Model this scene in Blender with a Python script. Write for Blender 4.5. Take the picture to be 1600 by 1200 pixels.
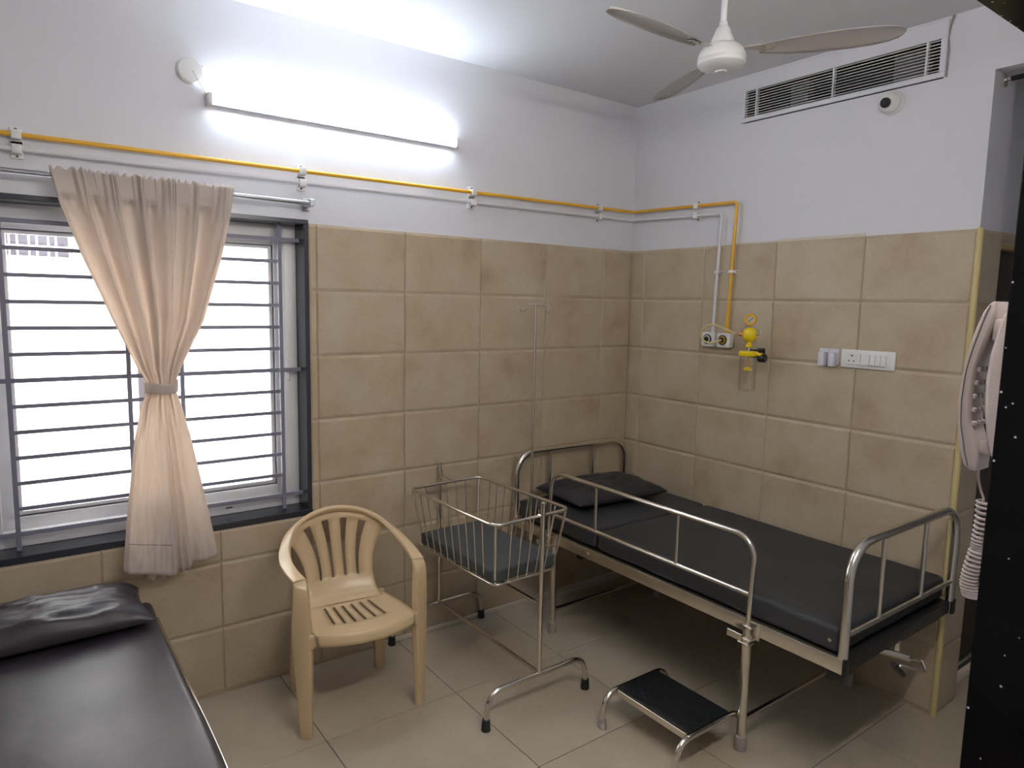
import bpy, bmesh, math, random
from mathutils import Vector, Matrix, noise

random.seed(7)
for o in list(bpy.data.objects):
    bpy.data.objects.remove(o, do_unlink=True)
scene = bpy.context.scene
COL = scene.collection
PI = math.pi

# ------------------------------------------------------------------ camera
cam_data = bpy.data.cameras.new('camera')
cam = bpy.data.objects.new('camera', cam_data)
COL.objects.link(cam)
F_PX = 1068.3
cam_data.sensor_fit = 'HORIZONTAL'
cam_data.sensor_width = 36.0
cam_data.lens = F_PX / 1600.0 * 36.0
cam_data.clip_start = 0.02
pitch, roll, yaw = 0.1179, -0.0203, -0.6357
fwd = Vector((-math.sin(yaw) * math.cos(pitch), math.cos(yaw) * math.cos(pitch), -math.sin(pitch)))
rgt = Vector((math.cos(yaw), math.sin(yaw), 0))
dwn = fwd.cross(rgt)
r2 = rgt * math.cos(roll) + dwn * math.sin(roll)
d2 = dwn * math.cos(roll) - rgt * math.sin(roll)
CAM = Vector((-3.1429, -3.0361, 1.7409))
m = Matrix.Identity(4)
for i in range(3):
    m[i][0] = r2[i]; m[i][1] = -d2[i]; m[i][2] = -fwd[i]; m[i][3] = CAM[i]
cam.matrix_world = m
scene.camera = cam

# ------------------------------------------------------------------ world, exposure
world = bpy.data.worlds.new('sky'); scene.world = world; world.use_nodes = True
bg = world.node_tree.nodes['Background']
bg.inputs[0].default_value = (0.97, 0.97, 1.0, 1)
bg.inputs[1].default_value = 4.2
TUBE_STRENGTH = 21.0
FILL_TUBE_STRENGTH = 44.0  # unseen tube, added to brighten the window wall and left side
CORRIDOR_FILL_STRENGTH = 4.0  # unseen corridor lamp, added as warm fill
vs = scene.view_settings
vs.view_transform = 'Standard'; vs.look = 'None'; vs.gamma = 1.0; vs.use_curve_mapping = False
vs.exposure = 1.38
scene.cycles.max_bounces = 10
scene.cycles.diffuse_bounces = 5
scene.cycles.transparent_max_bounces = 16

# ------------------------------------------------------------------ materials
def nt(name):
    mt = bpy.data.materials.new(name); mt.use_nodes = True
    t = mt.node_tree
    return mt, t, t.nodes['Principled BSDF'], t.nodes['Material Output']
def plain(name, col, rough=0.5, metal=0.0, spec=0.5, coat=0.0):
    mt, t, p, o = nt(name)
    p.inputs['Base Color'].default_value = (*col, 1)
    p.inputs['Roughness'].default_value = rough
    p.inputs['Metallic'].default_value = metal
    p.inputs['Specular IOR Level'].default_value = spec
    if coat: p.inputs['Coat Weight'].default_value = coat
    return mt
def add_noise(t, scale, detail=3, coord=None, rough=0.5):
    n = t.nodes.new('ShaderNodeTexNoise')
    n.inputs['Scale'].default_value = scale; n.inputs['Detail'].default_value = detail
    n.inputs['Roughness'].default_value = rough
    if coord is not None: t.links.new(coord, n.inputs['Vector'])
    return n
def add_bump(t, p, height, strength, dist=0.01):
    b = t.nodes.new('ShaderNodeBump')
    b.inputs['Strength'].default_value = strength; b.inputs['Distance'].default_value = dist
    t.links.new(height, b.inputs['Height']); t.links.new(b.outputs[0], p.inputs['Normal'])
    return b
def ramp(t, fac, stops):
    r = t.nodes.new('ShaderNodeValToRGB'); e = r.color_ramp.elements
    while len(e) < len(stops): e.new(0.5)
    for k, (pos, c) in enumerate(stops):
        e[k].position = pos; e[k].color = (*c, 1)
    t.links.new(fac, r.inputs[0])
    return r
def geo_pos(t):
    return t.nodes.new('ShaderNodeNewGeometry').outputs['Position']

def mat_paint(name, col):
    mt, t, p, o = nt(name)
    pos = geo_pos(t)
    n = add_noise(t, 1.3, 4, pos)
    r = ramp(t, n.outputs[0], [(0.3, tuple(c * 0.95 for c in col)), (0.7, col)])
    t.links.new(r.outputs[0], p.inputs['Base Color'])
    p.inputs['Roughness'].default_value = 0.6
    n2 = add_noise(t, 60, 4, pos)
    add_bump(t, p, n2.outputs[0], 0.12, 0.004)
    return mt
def mat_tile(name, stops, rough, bump=0.25):
    mt, t, p, o = nt(name)
    oi = t.nodes.new('ShaderNodeObjectInfo')
    vm = t.nodes.new('ShaderNodeVectorMath'); vm.operation = 'MULTIPLY_ADD'
    cmb = t.nodes.new('ShaderNodeCombineXYZ')
    for k in range(3): t.links.new(oi.outputs['Random'], cmb.inputs[k])
    t.links.new(cmb.outputs[0], vm.inputs[0]); vm.inputs[1].default_value = (37, 91, 53)
    t.links.new(geo_pos(t), vm.inputs[2])
    n = add_noise(t, 4.5, 5, vm.outputs[0], 0.55)
    r = ramp(t, n.outputs[0], stops)
    n3 = add_noise(t, 70, 3, vm.outputs[0])
    r3 = ramp(t, n3.outputs[0], [(0.3, (0.93, 0.93, 0.93)), (0.7, (1, 1, 1))])
    mx = t.nodes.new('ShaderNodeMix'); mx.data_type = 'RGBA'; mx.blend_type = 'MULTIPLY'
    mx.inputs[0].default_value = 1
    t.links.new(r.outputs[0], mx.inputs[6]); t.links.new(r3.outputs[0], mx.inputs[7])
    t.links.new(mx.outputs[2], p.inputs['Base Color'])
    p.inputs['Roughness'].default_value = rough
    n2 = add_noise(t, 9, 3, vm.outputs[0])
    add_bump(t, p, n2.outputs[0], bump, 0.01)
    return mt
def mat_granite(name):
    mt, t, p, o = nt(name)
    pos = geo_pos(t)
    v = t.nodes.new('ShaderNodeTexVoronoi'); v.inputs['Scale'].default_value = 140
    t.links.new(pos, v.inputs['Vector'])
    r = ramp(t, v.outputs['Distance'], [(0.0, (1, 1, 1)), (0.20, (1, 1, 1)), (0.26, (0, 0, 0))])
    n = add_noise(t, 420, 1, pos)
    lt = t.nodes.new('ShaderNodeMath'); lt.operation = 'GREATER_THAN'; lt.inputs[1].default_value = 0.62
    sep = t.nodes.new('ShaderNodeSeparateColor'); t.links.new(v.outputs['Color'], sep.inputs[0])
    lt.inputs[1].default_value = 0.95
    t.links.new(sep.outputs[1], lt.inputs[0])
    mul = t.nodes.new('ShaderNodeMath'); mul.operation = 'MULTIPLY'
    t.links.new(r.outputs[0], mul.inputs[0]); t.links.new(lt.outputs[0], mul.inputs[1])
    mx = t.nodes.new('ShaderNodeMix'); mx.data_type = 'RGBA'
    t.links.new(mul.outputs[0], mx.inputs[0])
    mx.inputs[6].default_value = (0.004, 0.004, 0.005, 1); mx.inputs[7].default_value = (0.75, 0.75, 0.8, 1)
    t.links.new(mx.outputs[2], p.inputs['Base Color'])
    p.inputs['Roughness'].default_value = 0.15
    p.inputs['Specular IOR Level'].default_value = 0.15
    return mt
def mat_vinyl(name, col, rough, bump=0.25, scale=7):
    mt, t, p, o = nt(name)
    pos = geo_pos(t)
    p.inputs['Base Color'].default_value = (*col, 1)
    n = add_noise(t, scale, 4, pos)
    mr = t.nodes.new('ShaderNodeMapRange'); mr.inputs[3].default_value = rough - 0.07; mr.inputs[4].default_value = rough + 0.07
    t.links.new(n.outputs[0], mr.inputs[0]); t.links.new(mr.outputs[0], p.inputs['Roughness'])
    add_bump(t, p, n.outputs[0], bump, 0.02)
    return mt
def mat_steel(name, col=(0.62, 0.58, 0.52), rough=0.17):
    mt, t, p, o = nt(name)
    p.inputs['Base Color'].default_value = (*col, 1); p.inputs['Metallic'].default_value = 1.0
    pos = geo_pos(t); n = add_noise(t, 25, 3, pos)
    mr = t.nodes.new('ShaderNodeMapRange'); mr.inputs[3].default_value = rough - 0.05; mr.inputs[4].default_value = rough + 0.08
    t.links.new(n.outputs[0], mr.inputs[0]); t.links.new(mr.outputs[0], p.inputs['Roughness'])
    return mt
def mat_glass(name, tint=(1, 1, 1), gloss=0.06, edge=0.7):
    mt = bpy.data.materials.new(name); mt.use_nodes = True
    t = mt.node_tree; t.nodes.clear()
    o = t.nodes.new('ShaderNodeOutputMaterial'); mx = t.nodes.new('ShaderNodeMixShader')
    tr = t.nodes.new('ShaderNodeBsdfTransparent'); tr.inputs[0].default_value = (*tint, 1)
    gl = t.nodes.new('ShaderNodeBsdfGlossy'); gl.inputs['Roughness'].default_value = 0.03
    fr = t.nodes.new('ShaderNodeLayerWeight'); fr.inputs[0].default_value = 0.25
    mr = t.nodes.new('ShaderNodeMapRange'); mr.inputs[3].default_value = gloss; mr.inputs[4].default_value = edge
    t.links.new(fr.outputs['Fresnel'], mr.inputs[0]); t.links.new(mr.outputs[0], mx.inputs[0])
    t.links.new(tr.outputs[0], mx.inputs[1]); t.links.new(gl.outputs[0], mx.inputs[2]); t.links.new(mx.outputs[0], o.inputs[0])
    return mt
def mat_cloth(name):
    mt = bpy.data.materials.new(name); mt.use_nodes = True
    t = mt.node_tree; t.nodes.clear()
    o = t.nodes.new('ShaderNodeOutputMaterial')
    pos = geo_pos(t)
    n = add_noise(t, 9, 4, pos)
    r = ramp(t, n.outputs[0], [(0.3, (0.66, 0.645, 0.63)), (0.7, (0.73, 0.71, 0.70))])
    w = add_noise(t, 160, 3, pos); n2 = add_noise(t, 22, 4, pos)
    ad = t.nodes.new('ShaderNodeMath'); ad.operation = 'MULTIPLY_ADD'; ad.inputs[1].default_value = 0.15
    t.links.new(w.outputs[0], ad.inputs[0]); t.links.new(n2.outputs[0], ad.inputs[2])
    b = t.nodes.new('ShaderNodeBump'); b.inputs['Strength'].default_value = 0.35; b.inputs['Distance'].default_value = 0.012
    t.links.new(ad.outputs[0], b.inputs['Height'])
    df = t.nodes.new('ShaderNodeBsdfDiffuse'); tl = t.nodes.new('ShaderNodeBsdfTranslucent')
    t.links.new(r.outputs[0], df.inputs[0]); t.links.new(b.outputs[0], df.inputs['Normal'])
    tl.inputs[0].default_value = (0.88, 0.74, 0.61, 1)
    mx = t.nodes.new('ShaderNodeMixShader'); mx.inputs[0].default_value = 0.46
    t.links.new(df.outputs[0], mx.inputs[1]); t.links.new(tl.outputs[0], mx.inputs[2]); t.links.new(mx.outputs[0], o.inputs[0])
    return mt
def mat_emit(name, col, strength):
    mt = bpy.data.materials.new(name); mt.use_nodes = True
    t = mt.node_tree; t.nodes.clear()
    o = t.nodes.new('ShaderNodeOutputMaterial'); e = t.nodes.new('ShaderNodeEmission')
    e.inputs[0].default_value = (*col, 1); e.inputs[1].default_value = strength
    t.links.new(e.outputs[0], o.inputs[0])
    return mt

M = {}
M['paint'] = mat_paint('white_paint', (0.75, 0.75, 0.785))
M['ceiling'] = mat_paint('ceiling_paint', (0.73, 0.73, 0.745))
M['tile'] = mat_tile('beige_wall_tile', [(0.26, (0.42, 0.315, 0.205)), (0.42, (0.48, 0.385, 0.262)), (0.58, (0.525, 0.435, 0.31)), (0.76, (0.55, 0.475, 0.35))], 0.42)
M['grout'] = plain('beige_grout', (0.46, 0.38, 0.27), 0.8)
M['floor_tile'] = mat_tile('floor_tile', [(0.3, (0.47, 0.405, 0.305)), (0.7, (0.53, 0.46, 0.35))], 0.28, 0.03)
M['floor_joint'] = plain('dark_joint', (0.07, 0.055, 0.045), 0.9)
M['granite'] = mat_granite('black_granite')
M['sill_granite'] = plain('flare_tinted_granite', (0.030, 0.032, 0.042), 0.25)  # black granite lifted towards blue, lens flare put into its colour
M['upvc'] = plain('white_upvc', (0.80, 0.80, 0.80), 0.35)
M['gasket'] = plain('dark_gasket', (0.10, 0.10, 0.10), 0.6)
M['iron'] = plain('grey_painted_iron', (0.20, 0.20, 0.26), 0.5)
M['glass'] = mat_glass('window_glass')
M['jar'] = mat_glass('clear_plastic', (0.985, 0.975, 0.955), 0.05, 0.30)
M['steel'] = mat_steel('stainless_steel', (0.72, 0.68, 0.61), 0.17)
M['steel_dull'] = plain('stainless_sheet', (0.72, 0.66, 0.56), 0.30, 1.0)
M['dark_steel'] = plain('dark_painted_steel', (0.03, 0.03, 0.03), 0.35, 0.3)
M['rexine_blue'] = mat_vinyl('black_rexine', (0.022, 0.022, 0.028), 0.42, 0.15)
M['rexine'] = mat_vinyl('charcoal_rexine', (0.030, 0.031, 0.034), 0.55, 0.12)
M['leather'] = mat_vinyl('dark_leatherette', (0.030, 0.025, 0.031), 0.42, 0.22, 5)
M['foam'] = mat_vinyl('dark_grey_pad', (0.055, 0.06, 0.063), 0.65, 0.1)
M['chair'] = plain('cream_plastic', (0.64, 0.48, 0.285), 0.27, 0, 0.5)
M['rubber'] = plain('black_rubber', (0.012, 0.013, 0.018), 0.6)
M['grey_rubber'] = plain('grey_rubber', (0.36, 0.33, 0.29), 0.6)
M['tread'] = mat_vinyl('black_tread', (0.010, 0.012, 0.013), 0.42, 0.25, 30)
M['yellow_pipe'] = plain('yellow_painted_pipe', (0.80, 0.44, 0.035), 0.35)
M['white_pipe'] = plain('white_painted_pipe', (0.74, 0.74, 0.76), 0.35)
M['white_plastic'] = plain('white_plastic', (0.78, 0.77, 0.75), 0.35)
M['lilac_plastic'] = plain('pale_lilac_plastic', (0.62, 0.62, 0.68), 0.4)
M['cream_plastic'] = plain('warm_white_plastic', (0.55, 0.475, 0.445), 0.3)
M['fan'] = plain('white_enamel', (0.74, 0.73, 0.72), 0.3)
M['fan_blade'] = plain('pearl_enamel', (0.52, 0.49, 0.47), 0.28, 0.25)
M['yellow'] = plain('yellow_plastic', (0.85, 0.62, 0.01), 0.3)
M['amber'] = plain('amber_plastic', (0.85, 0.42, 0.01), 0.3)
M['hose'] = plain('pale_yellow_hose', (0.66, 0.57, 0.28), 0.35)
M['copper'] = plain('copper', (0.65, 0.33, 0.20), 0.35, 0.9)
M['black_plastic'] = plain('black_plastic', (0.012, 0.012, 0.013), 0.35)
M['cloth'] = mat_cloth('cream_curtain_cloth')
M['cloth_seam'] = plain('seam_thread', (0.42, 0.36, 0.33), 0.9)
M['trim'] = plain('yellow_pvc_trim', (0.62, 0.52, 0.25), 0.4)
M['door'] = plain('dark_brown_door', (0.035, 0.022, 0.018), 0.5)
M['door_frame'] = plain('ochre_door_frame', (0.40, 0.30, 0.10), 0.5)
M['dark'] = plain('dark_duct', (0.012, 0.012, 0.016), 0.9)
M['duct'] = plain('galvanised_duct', (0.14, 0.14, 0.15), 0.7)
M['sealant'] = plain('old_sealant', (0.30, 0.28, 0.25), 0.9)
M['grout_white'] = plain('white_filler', (0.66, 0.61, 0.52), 0.8)
M['facade'] = mat_paint('facade_paint', (0.80, 0.79, 0.76))
M['far_frame'] = plain('cream_far_frame', (0.62, 0.50, 0.40), 0.6)
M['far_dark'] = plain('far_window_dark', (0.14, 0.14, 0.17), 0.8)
M['tube'] = mat_emit('tube_glow', (0.78, 0.88, 1.0), TUBE_STRENGTH)
M['tube_fill'] = mat_emit('fill_tube_glow', (1.0, 0.945, 0.89), FILL_TUBE_STRENGTH)
M['corridor'] = mat_emit('corridor_fill_glow', (1.0, 0.84, 0.66), CORRIDOR_FILL_STRENGTH)
M['housing'] = plain('tube_housing', (0.55, 0.58, 0.62), 0.4)
M['lens'] = plain('camera_lens', (0.02, 0.02, 0.022), 0.1)
M['rod'] = plain('grey_rod', (0.42, 0.43, 0.46), 0.3, 0.8)
M['dial'] = plain('dial_face', (0.55, 0.52, 0.45), 0.4)

# ------------------------------------------------------------------ mesh building
class MB:
    def __init__(s): s.v = []; s.f = []
    def add(s, verts, faces):
        n = len(s.v); s.v += [Vector(p) for p in verts]; s.f += [[i + n for i in f] for f in faces]; return s
    def bm_add(s, bm):
        bm.verts.ensure_lookup_table()
        s.add([p.co.copy() for p in bm.verts], [[q.index for q in f.verts] for f in bm.faces]); bm.free(); return s
    def box(s, x0, x1, y0, y1, z0, z1, bev=0.0, seg=2, mat=None):
        bm = bmesh.new(); bmesh.ops.create_cube(bm, size=1.0)
        for p in bm.verts:
            p.co = Vector(((x0 + x1) / 2 + p.co.x * (x1 - x0), (y0 + y1) / 2 + p.co.y * (y1 - y0), (z0 + z1) / 2 + p.co.z * (z1 - z0)))
        if bev > 0:
            bmesh.ops.bevel(bm, geom=bm.edges[:], offset=bev, segments=seg, affect='EDGES', profile=0.5)
        if mat is not None:
            for p in bm.verts: p.co = mat @ p.co
        bm.verts.index_update()
        return s.bm_add(bm)
    def tube(s, pts, r, seg=12, closed=False, cap=True):
        pts = [Vector(p) for p in pts]; n = len(pts)
        rad = r if isinstance(r, (list, tuple)) else [r] * n
        tang = []
        for i in range(n):
            a = pts[i - 1] if (i > 0 or closed) else pts[i]
            b = pts[(i + 1) % n] if (i < n - 1 or closed) else pts[i]
            tang.append((b - a).normalized())
        ref = Vector((0, 0, 1)) if abs(tang[0].z) < 0.9 else Vector((1, 0, 0))
        u = tang[0].cross(ref).normalized()
        V = []
        for i in range(n):
            t = tang[i]; u = (u - t * u.dot(t)).normalized(); w = t.cross(u)
            for k in range(seg):
                a = 2 * PI * k / seg
                V.append(pts[i] + (u * math.cos(a) + w * math.sin(a)) * rad[i])
        Fc = []
        for i in range(n if closed else n - 1):
            j = (i + 1) % n
            for k in range(seg):
                k2 = (k + 1) % seg
                Fc.append([i * seg + k, i * seg + k2, j * seg + k2, j * seg + k])
        if cap and not closed:
            Fc.append(list(range(seg))[::-1]); Fc.append([(n - 1) * seg + k for k in range(seg)])
        return s.add(V, Fc)
    def lathe(s, prof, org, axis=(0, 0, 1), seg=28, cap=True):
        ax = Vector(axis).normalized(); org = Vector(org)
        ref = Vector((0, 0, 1)) if abs(ax.z) < 0.9 else Vector((1, 0, 0))
        u = ax.cross(ref).normalized(); w = ax.cross(u)
        V = []; Fc = []
        for (r, h) in prof:
            for k in range(seg):
                a = 2 * PI * k / seg
                V.append(org + ax * h + (u * math.cos(a) + w * math.sin(a)) * r)
        for i in range(len(prof) - 1):
            for k in range(seg):
                k2 = (k + 1) % seg
                Fc.append([i * seg + k, i * seg + k2, (i + 1) * seg + k2, (i + 1) * seg + k])
        if cap:
            if prof[0][0] > 1e-5: Fc.append(list(range(seg))[::-1])
            if prof[-1][0] > 1e-5: Fc.append([(len(prof) - 1) * seg + k for k in range(seg)])
        return s.add(V, Fc)
    def sweep(s, pts, wv, tv, w, t, rnd=0.35):
        """rounded-rectangle section swept along pts; wv/tv = width / thickness directions"""
        n = len(pts); sec = []
        for k in range(12):
            a = 2 * PI * (k + 0.5) / 12
            c, q = math.cos(a), math.sin(a)
            sec.append((math.copysign(abs(c) ** rnd, c), math.copysign(abs(q) ** rnd, q)))
        V = []; Fc = []; m_ = len(sec)
        for i in range(n):
            for (a, b) in sec:
                V.append(Vector(pts[i]) + Vector(wv[i]) * (a * w[i] / 2) + Vector(tv[i]) * (b * t[i] / 2))
        for i in range(n - 1):
            for k in range(m_):
                k2 = (k + 1) % m_
                Fc.append([i * m_ + k, i * m_ + k2, (i + 1) * m_ + k2, (i + 1) * m_ + k])
        Fc.append(list(range(m_))[::-1]); Fc.append([(n - 1) * m_ + k for k in range(m_)])
        return s.add(V, Fc)
    def rbox(s, c, half, r, nin=6, nr=3, disp=None):
        """soft rounded box as one closed grid, disp(p, n) -> offset vector"""
        def line(h):
            inner = h - r
            return [-h + r * k / nr for k in range(nr)] + [-inner + 2 * inner * k / nin for k in range(nin + 1)] + [inner + r * (k + 1) / nr for k in range(nr)]
        L = [line(h) for h in half]; N = len(L[0])
        idx = {}; V = []; Fc = []
        def vid(i, j, k):
            if (i, j, k) in idx: return idx[(i, j, k)]
            p = Vector((L[0][i], L[1][j], L[2][k]))
            q = Vector([max(-(half[a] - r), min(half[a] - r, p[a])) for a in range(3)])
            d = p - q
            nn = d.normalized() if d.length > 1e-9 else Vector((0, 0, 1))
            p = q + nn * r
            if disp: p = p + disp(p, nn)
            idx[(i, j, k)] = len(V); V.append(Vector(c) + p); return idx[(i, j, k)]
        e = N - 1
        for a in range(e):
            for b in range(e):
                Fc.append([vid(a, b, e), vid(a + 1, b, e), vid(a + 1, b + 1, e), vid(a, b + 1, e)])
                Fc.append([vid(a, b, 0), vid(a, b + 1, 0), vid(a + 1, b + 1, 0), vid(a + 1, b, 0)])
                Fc.append([vid(a, 0, b), vid(a + 1, 0, b), vid(a + 1, 0, b + 1), vid(a, 0, b + 1)])
                Fc.append([vid(a, e, b), vid(a, e, b + 1), vid(a + 1, e, b + 1), vid(a + 1, e, b)])
                Fc.append([vid(0, a, b), vid(0, a, b + 1), vid(0, a + 1, b + 1), vid(0, a + 1, b)])
                Fc.append([vid(e, a, b), vid(e, a + 1, b), vid(e, a + 1, b + 1), vid(e, a, b + 1)])
        return s.add(V, Fc)
    def grid(s, pts, skip=None, closed_u=False):
        """pts[row][col]; skip(row, col) -> leave the quad out"""
        R_, C_ = len(pts), len(pts[0])
        V = [p for row in pts for p in row]; Fc = []
        for i in range(R_ - 1):
            for j in range(C_ if closed_u else C_ - 1):
                if skip and skip(i, j): continue
                j2 = (j + 1) % C_
                Fc.append([i * C_ + j, i * C_ + j2, (i + 1) * C_ + j2, (i + 1) * C_ + j])
        return s.add(V, Fc)

ORG = {}
def finish(name, mb, mat, loc=(0, 0, 0), smooth=35, data=None):
    if data is None:
        data = bpy.data.meshes.new(name)
        L = Vector(loc)
        data.from_pydata([tuple(p - L) for p in mb.v], [], mb.f)
        bm = bmesh.new(); bm.from_mesh(data)
        bmesh.ops.recalc_face_normals(bm, faces=bm.faces[:])
        bm.to_mesh(data); bm.free()
        data.polygons.foreach_set('use_smooth', [True] * len(data.polygons))
        if smooth: data.set_sharp_from_angle(angle=math.radians(smooth))
        data.materials.append(mat)
    o = bpy.data.objects.new(name, data); COL.objects.link(o)
    return o
def part(name, mb, mat, parent, label=None, smooth=35):
    loc = ORG.get(parent.name, (0, 0, 0))
    o = finish(name, mb, mat, loc, smooth)
    o.parent = parent; ORG[o.name] = loc
    if label: o['label'] = label
    return o
def tag(o, label, cat, group=None):
    o['label'] = label; o['category'] = cat
    if group: o['group'] = group
    return o
def thing(name, label, cat, loc, group=None, rotz=0.0):
    o = bpy.data.objects.new(name, None); COL.objects.link(o)
    o.location = loc; o.rotation_euler = (0, 0, rotz); o.empty_display_size = 0.1
    ORG[o.name] = Vector((0, 0, 0)) if rotz else Vector(loc)
    return tag(o, label, cat, group)
def single(name, mb, mat, label, cat, loc, group=None, smooth=35):
    o = finish(name, mb, mat, loc, smooth); o.location = loc; ORG[o.name] = Vector(loc)
    return tag(o, label, cat, group)
def struct(name, mb, mat, label=None, smooth=35):
    o = finish(name, mb, mat, (0, 0, 0), smooth); o['kind'] = 'structure'; ORG[o.name] = Vector((0, 0, 0))
    if label: o['label'] = label
    return o
def fillet(pts, r, n=7):
    pts = [Vector(p) for p in pts]; out = [pts[0]]
    rr = r if isinstance(r, (list, tuple)) else [r] * (len(pts) - 2)
    for i in range(1, len(pts) - 1):
        a, b, c = pts[i - 1], pts[i], pts[i + 1]
        u = (a - b).normalized(); w = (c - b).normalized()
        ang = u.angle(w); q = rr[i - 1]
        if q <= 0 or abs(ang - PI) < 1e-3: out.append(b); continue
        d = q / math.tan(ang / 2)
        ctr = b + (u + w).normalized() * (q / math.sin(ang / 2))
        s0 = b + u * d - ctr; s1 = b + w * d - ctr
        tot = s0.angle(s1); ax = s0.cross(s1).normalized()
        for k in range(n + 1):
            out.append(ctr + Matrix.Rotation(tot * k / n, 3, ax) @ s0)
    out.append(pts[-1]); return out
def catmull(P, n=6):
    P = [Vector(p) for p in P]; out = []
    for i in range(len(P) - 1):
        p0 = P[max(i - 1, 0)]; p1 = P[i]; p2 = P[i + 1]; p3 = P[min(i + 2, len(P) - 1)]
        for k in range(n):
            t = k / n
            out.append(0.5 * ((2 * p1) + (p2 - p0) * t + (2 * p0 - 5 * p1 + 4 * p2 - p3) * t * t + (3 * p1 - p0 - 3 * p2 + p3) * t ** 3))
    out.append(P[-1]); return out
def interp(tab, x):
    if x <= tab[0][0]: return tab[0][1]
    for (a, b), (c, d) in zip(tab, tab[1:]):
        if x <= c: return b + (d - b) * (x - a) / (c - a)
    return tab[-1][1]

# ================================================================== ROOM SHELL
ZC = 2.931                      # ceiling
W, H = 0.4426, 0.2949           # wall tile
XC, YD, ZT = -2.0111, -0.1193, 2.0729
XL = -4.35                      # left wall
YN, YN2 = -2.69, -2.90          # front wall, room side / corridor side
YE = -1.896                     # end of the right wall
WX0, WX1, WZ0, WZ1 = -3.275, -2.045, 0.745, 2.088   # window opening
WT = 0.23                       # wall thickness

# floor
fb = MB().box(XL - 0.2, 1.9, -4.6, 0.25, -0.15, -0.003)
floor = struct('floor', fb, M['floor_joint'], 'beige tiled floor with thin dark joints')
FX, FY = -2.2112, -0.5835
xs = [FX + 0.6 * k for k in range(-4, 8)]
ys = [FY + 0.6 * k for k in range(-7, 2)]
for x in xs:
    for y in ys:
        a, b, c, d = max(x, XL), min(x + 0.6, 1.7), max(y, -4.5), min(y + 0.6, 0.0)
        if b - a < 0.02 or d - c < 0.02: continue
        t = MB().box(a + 0.0016, b - 0.0016, c + 0.0016, d - 0.0016, -0.02, 0.0, 0.0008, 1)
        part('floor_tile', t, M['floor_tile'], floor)

# ceiling
struct('ceiling', MB().box(XL - 0.2, 1.9, -4.6, 0.25, ZC, ZC + 0.12), M['ceiling'], 'flat white painted ceiling')

# back wall (with the window) : paint skin above, grout bed + tiles below
def paint_wall(boxes, name, label):
    mb = MB()
    for b in boxes: mb.box(*b)
    return struct(name, mb, M['paint'], label)
wall_back = paint_wall([
    (XL - 0.2, WX0, 0.0, WT, 0, ZC), (WX1, 0.25, 0.0, WT, 0, ZC),
    (WX0, WX1, 0.0, WT, 0, WZ0), (WX0, WX1, 0.0, WT, WZ1, ZC)], 'wall_back', 'window wall, white paint over beige tiles')
wall_right = paint_wall([
    (0.0, 0.216, YE, 0.0, 0, 2.69), (0.0, 0.216, YE, -1.71, 2.69, ZC), (0.0, 0.216, -0.765, 0.0, 2.69, ZC), (0.0, 0.216, -1.71, -0.765, 2.885, ZC),
    (0.0, 0.216, YN2, YE, 2.68, ZC)], 'wall_right', 'right wall, white paint over beige tiles')

def tile_box(axis, a0, a1, z0, z1):
    """one cushion-edged tile; axis 'y' lies on y=0 facing -y, 'x' on x=0 facing -x, 'e' on y=YE facing -y"""
    th, g = 0.0085, 0.0008
    bx, bz = 0.005, 0.013
    a0 += g; a1 -= g; z0 += g; z1 -= g
    bx = min(bx, (a1 - a0) * 0.2)
    out = [(a0, z0, 0.0005), (a1, z0, 0.0005), (a1, z1, 0.0005), (a0, z1, 0.0005)]
    lip = [(a0, z0, 0.0035), (a1, z0, 0.0035), (a1, z1, 0.0035), (a0, z1, 0.0035)]
    top = [(a0 + bx, z0 + bz, th), (a1 - bx, z0 + bz, th), (a1 - bx, z1 - bz, th), (a0 + bx, z1 - bz, th)]
    V = []
    for (a, z, d) in out + lip + top:
        V.append({'y': (a, -d, z), 'x': (-d, a, z), 'e': (a, YE - d, z), 'd': (a, -1.83 - d, z)}[axis])
    Fc = []
    for L in (0, 4):
        for k in range(4): Fc.append([L + k, L + (k + 1) % 4, L + 4 + (k + 1) % 4, L + 4 + k])
    Fc += [[8, 9, 10, 11], [3, 2, 1, 0]]
    return MB().add(V, Fc)
def lay(axis, parent, cols, hole=None, z_top=ZT):
    for (a0, a1) in cols:
        for r in range(7):
            z1 = z_top - H * r; z0 = max(z1 - H, 0.001)
            rects = [(a0, a1, z0, z1)]
            if hole:
                h0, h1, hz0, hz1 = hole; new = []
                for (p, q, s, t) in rects:
                    if q <= h0 or p >= h1 or t <= hz0 or s >= hz1: new.append((p, q, s, t)); continue
                    if p < h0: new.append((p, h0, s, t))
                    if q > h1: new.append((h1, q, s, t))
                    if s < hz0: new.append((max(p, h0), min(q, h1), s, hz0))
                rects = new
            for (p, q, s, t) in rects:
                if q - p < 0.008 or t - s < 0.012: continue
                part('wall_tile', tile_box(axis, p, q, s, t), M['tile'], parent, smooth=20)
cols = []
for k in range(-6, 6):
    a0, a1 = max(XC + W * k, XL), min(XC + W * (k + 1), -0.006)
    if a1 - a0 > 0.02: cols.append((a0, a1))
lay('y', wall_back, cols, (WX0, WX1, WZ0, WZ1))
cols = [(YD, -0.008)]
for k in range(4): cols.append((YD - W * (k + 1), YD - W * k))
lay('x', wall_right, cols)
lay('e', wall_right, [(0.012, 0.216)])
gm = MB().box(XL, WX0, -0.0015, 0.001, 0, ZT).box(WX1, 0, -0.0015, 0.001, 0, ZT).box(WX0, WX1, -0.0015, 0.001, 0, WZ0)
part('grout', gm, M['grout'], wall_back)
part('grout', MB().box(-0.0015, 0.001, YE, 0, 0, ZT).box(0, 0.216, YE - 0.0015, YE + 0.001, 0, ZT), M['grout'], wall_right)
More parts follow.
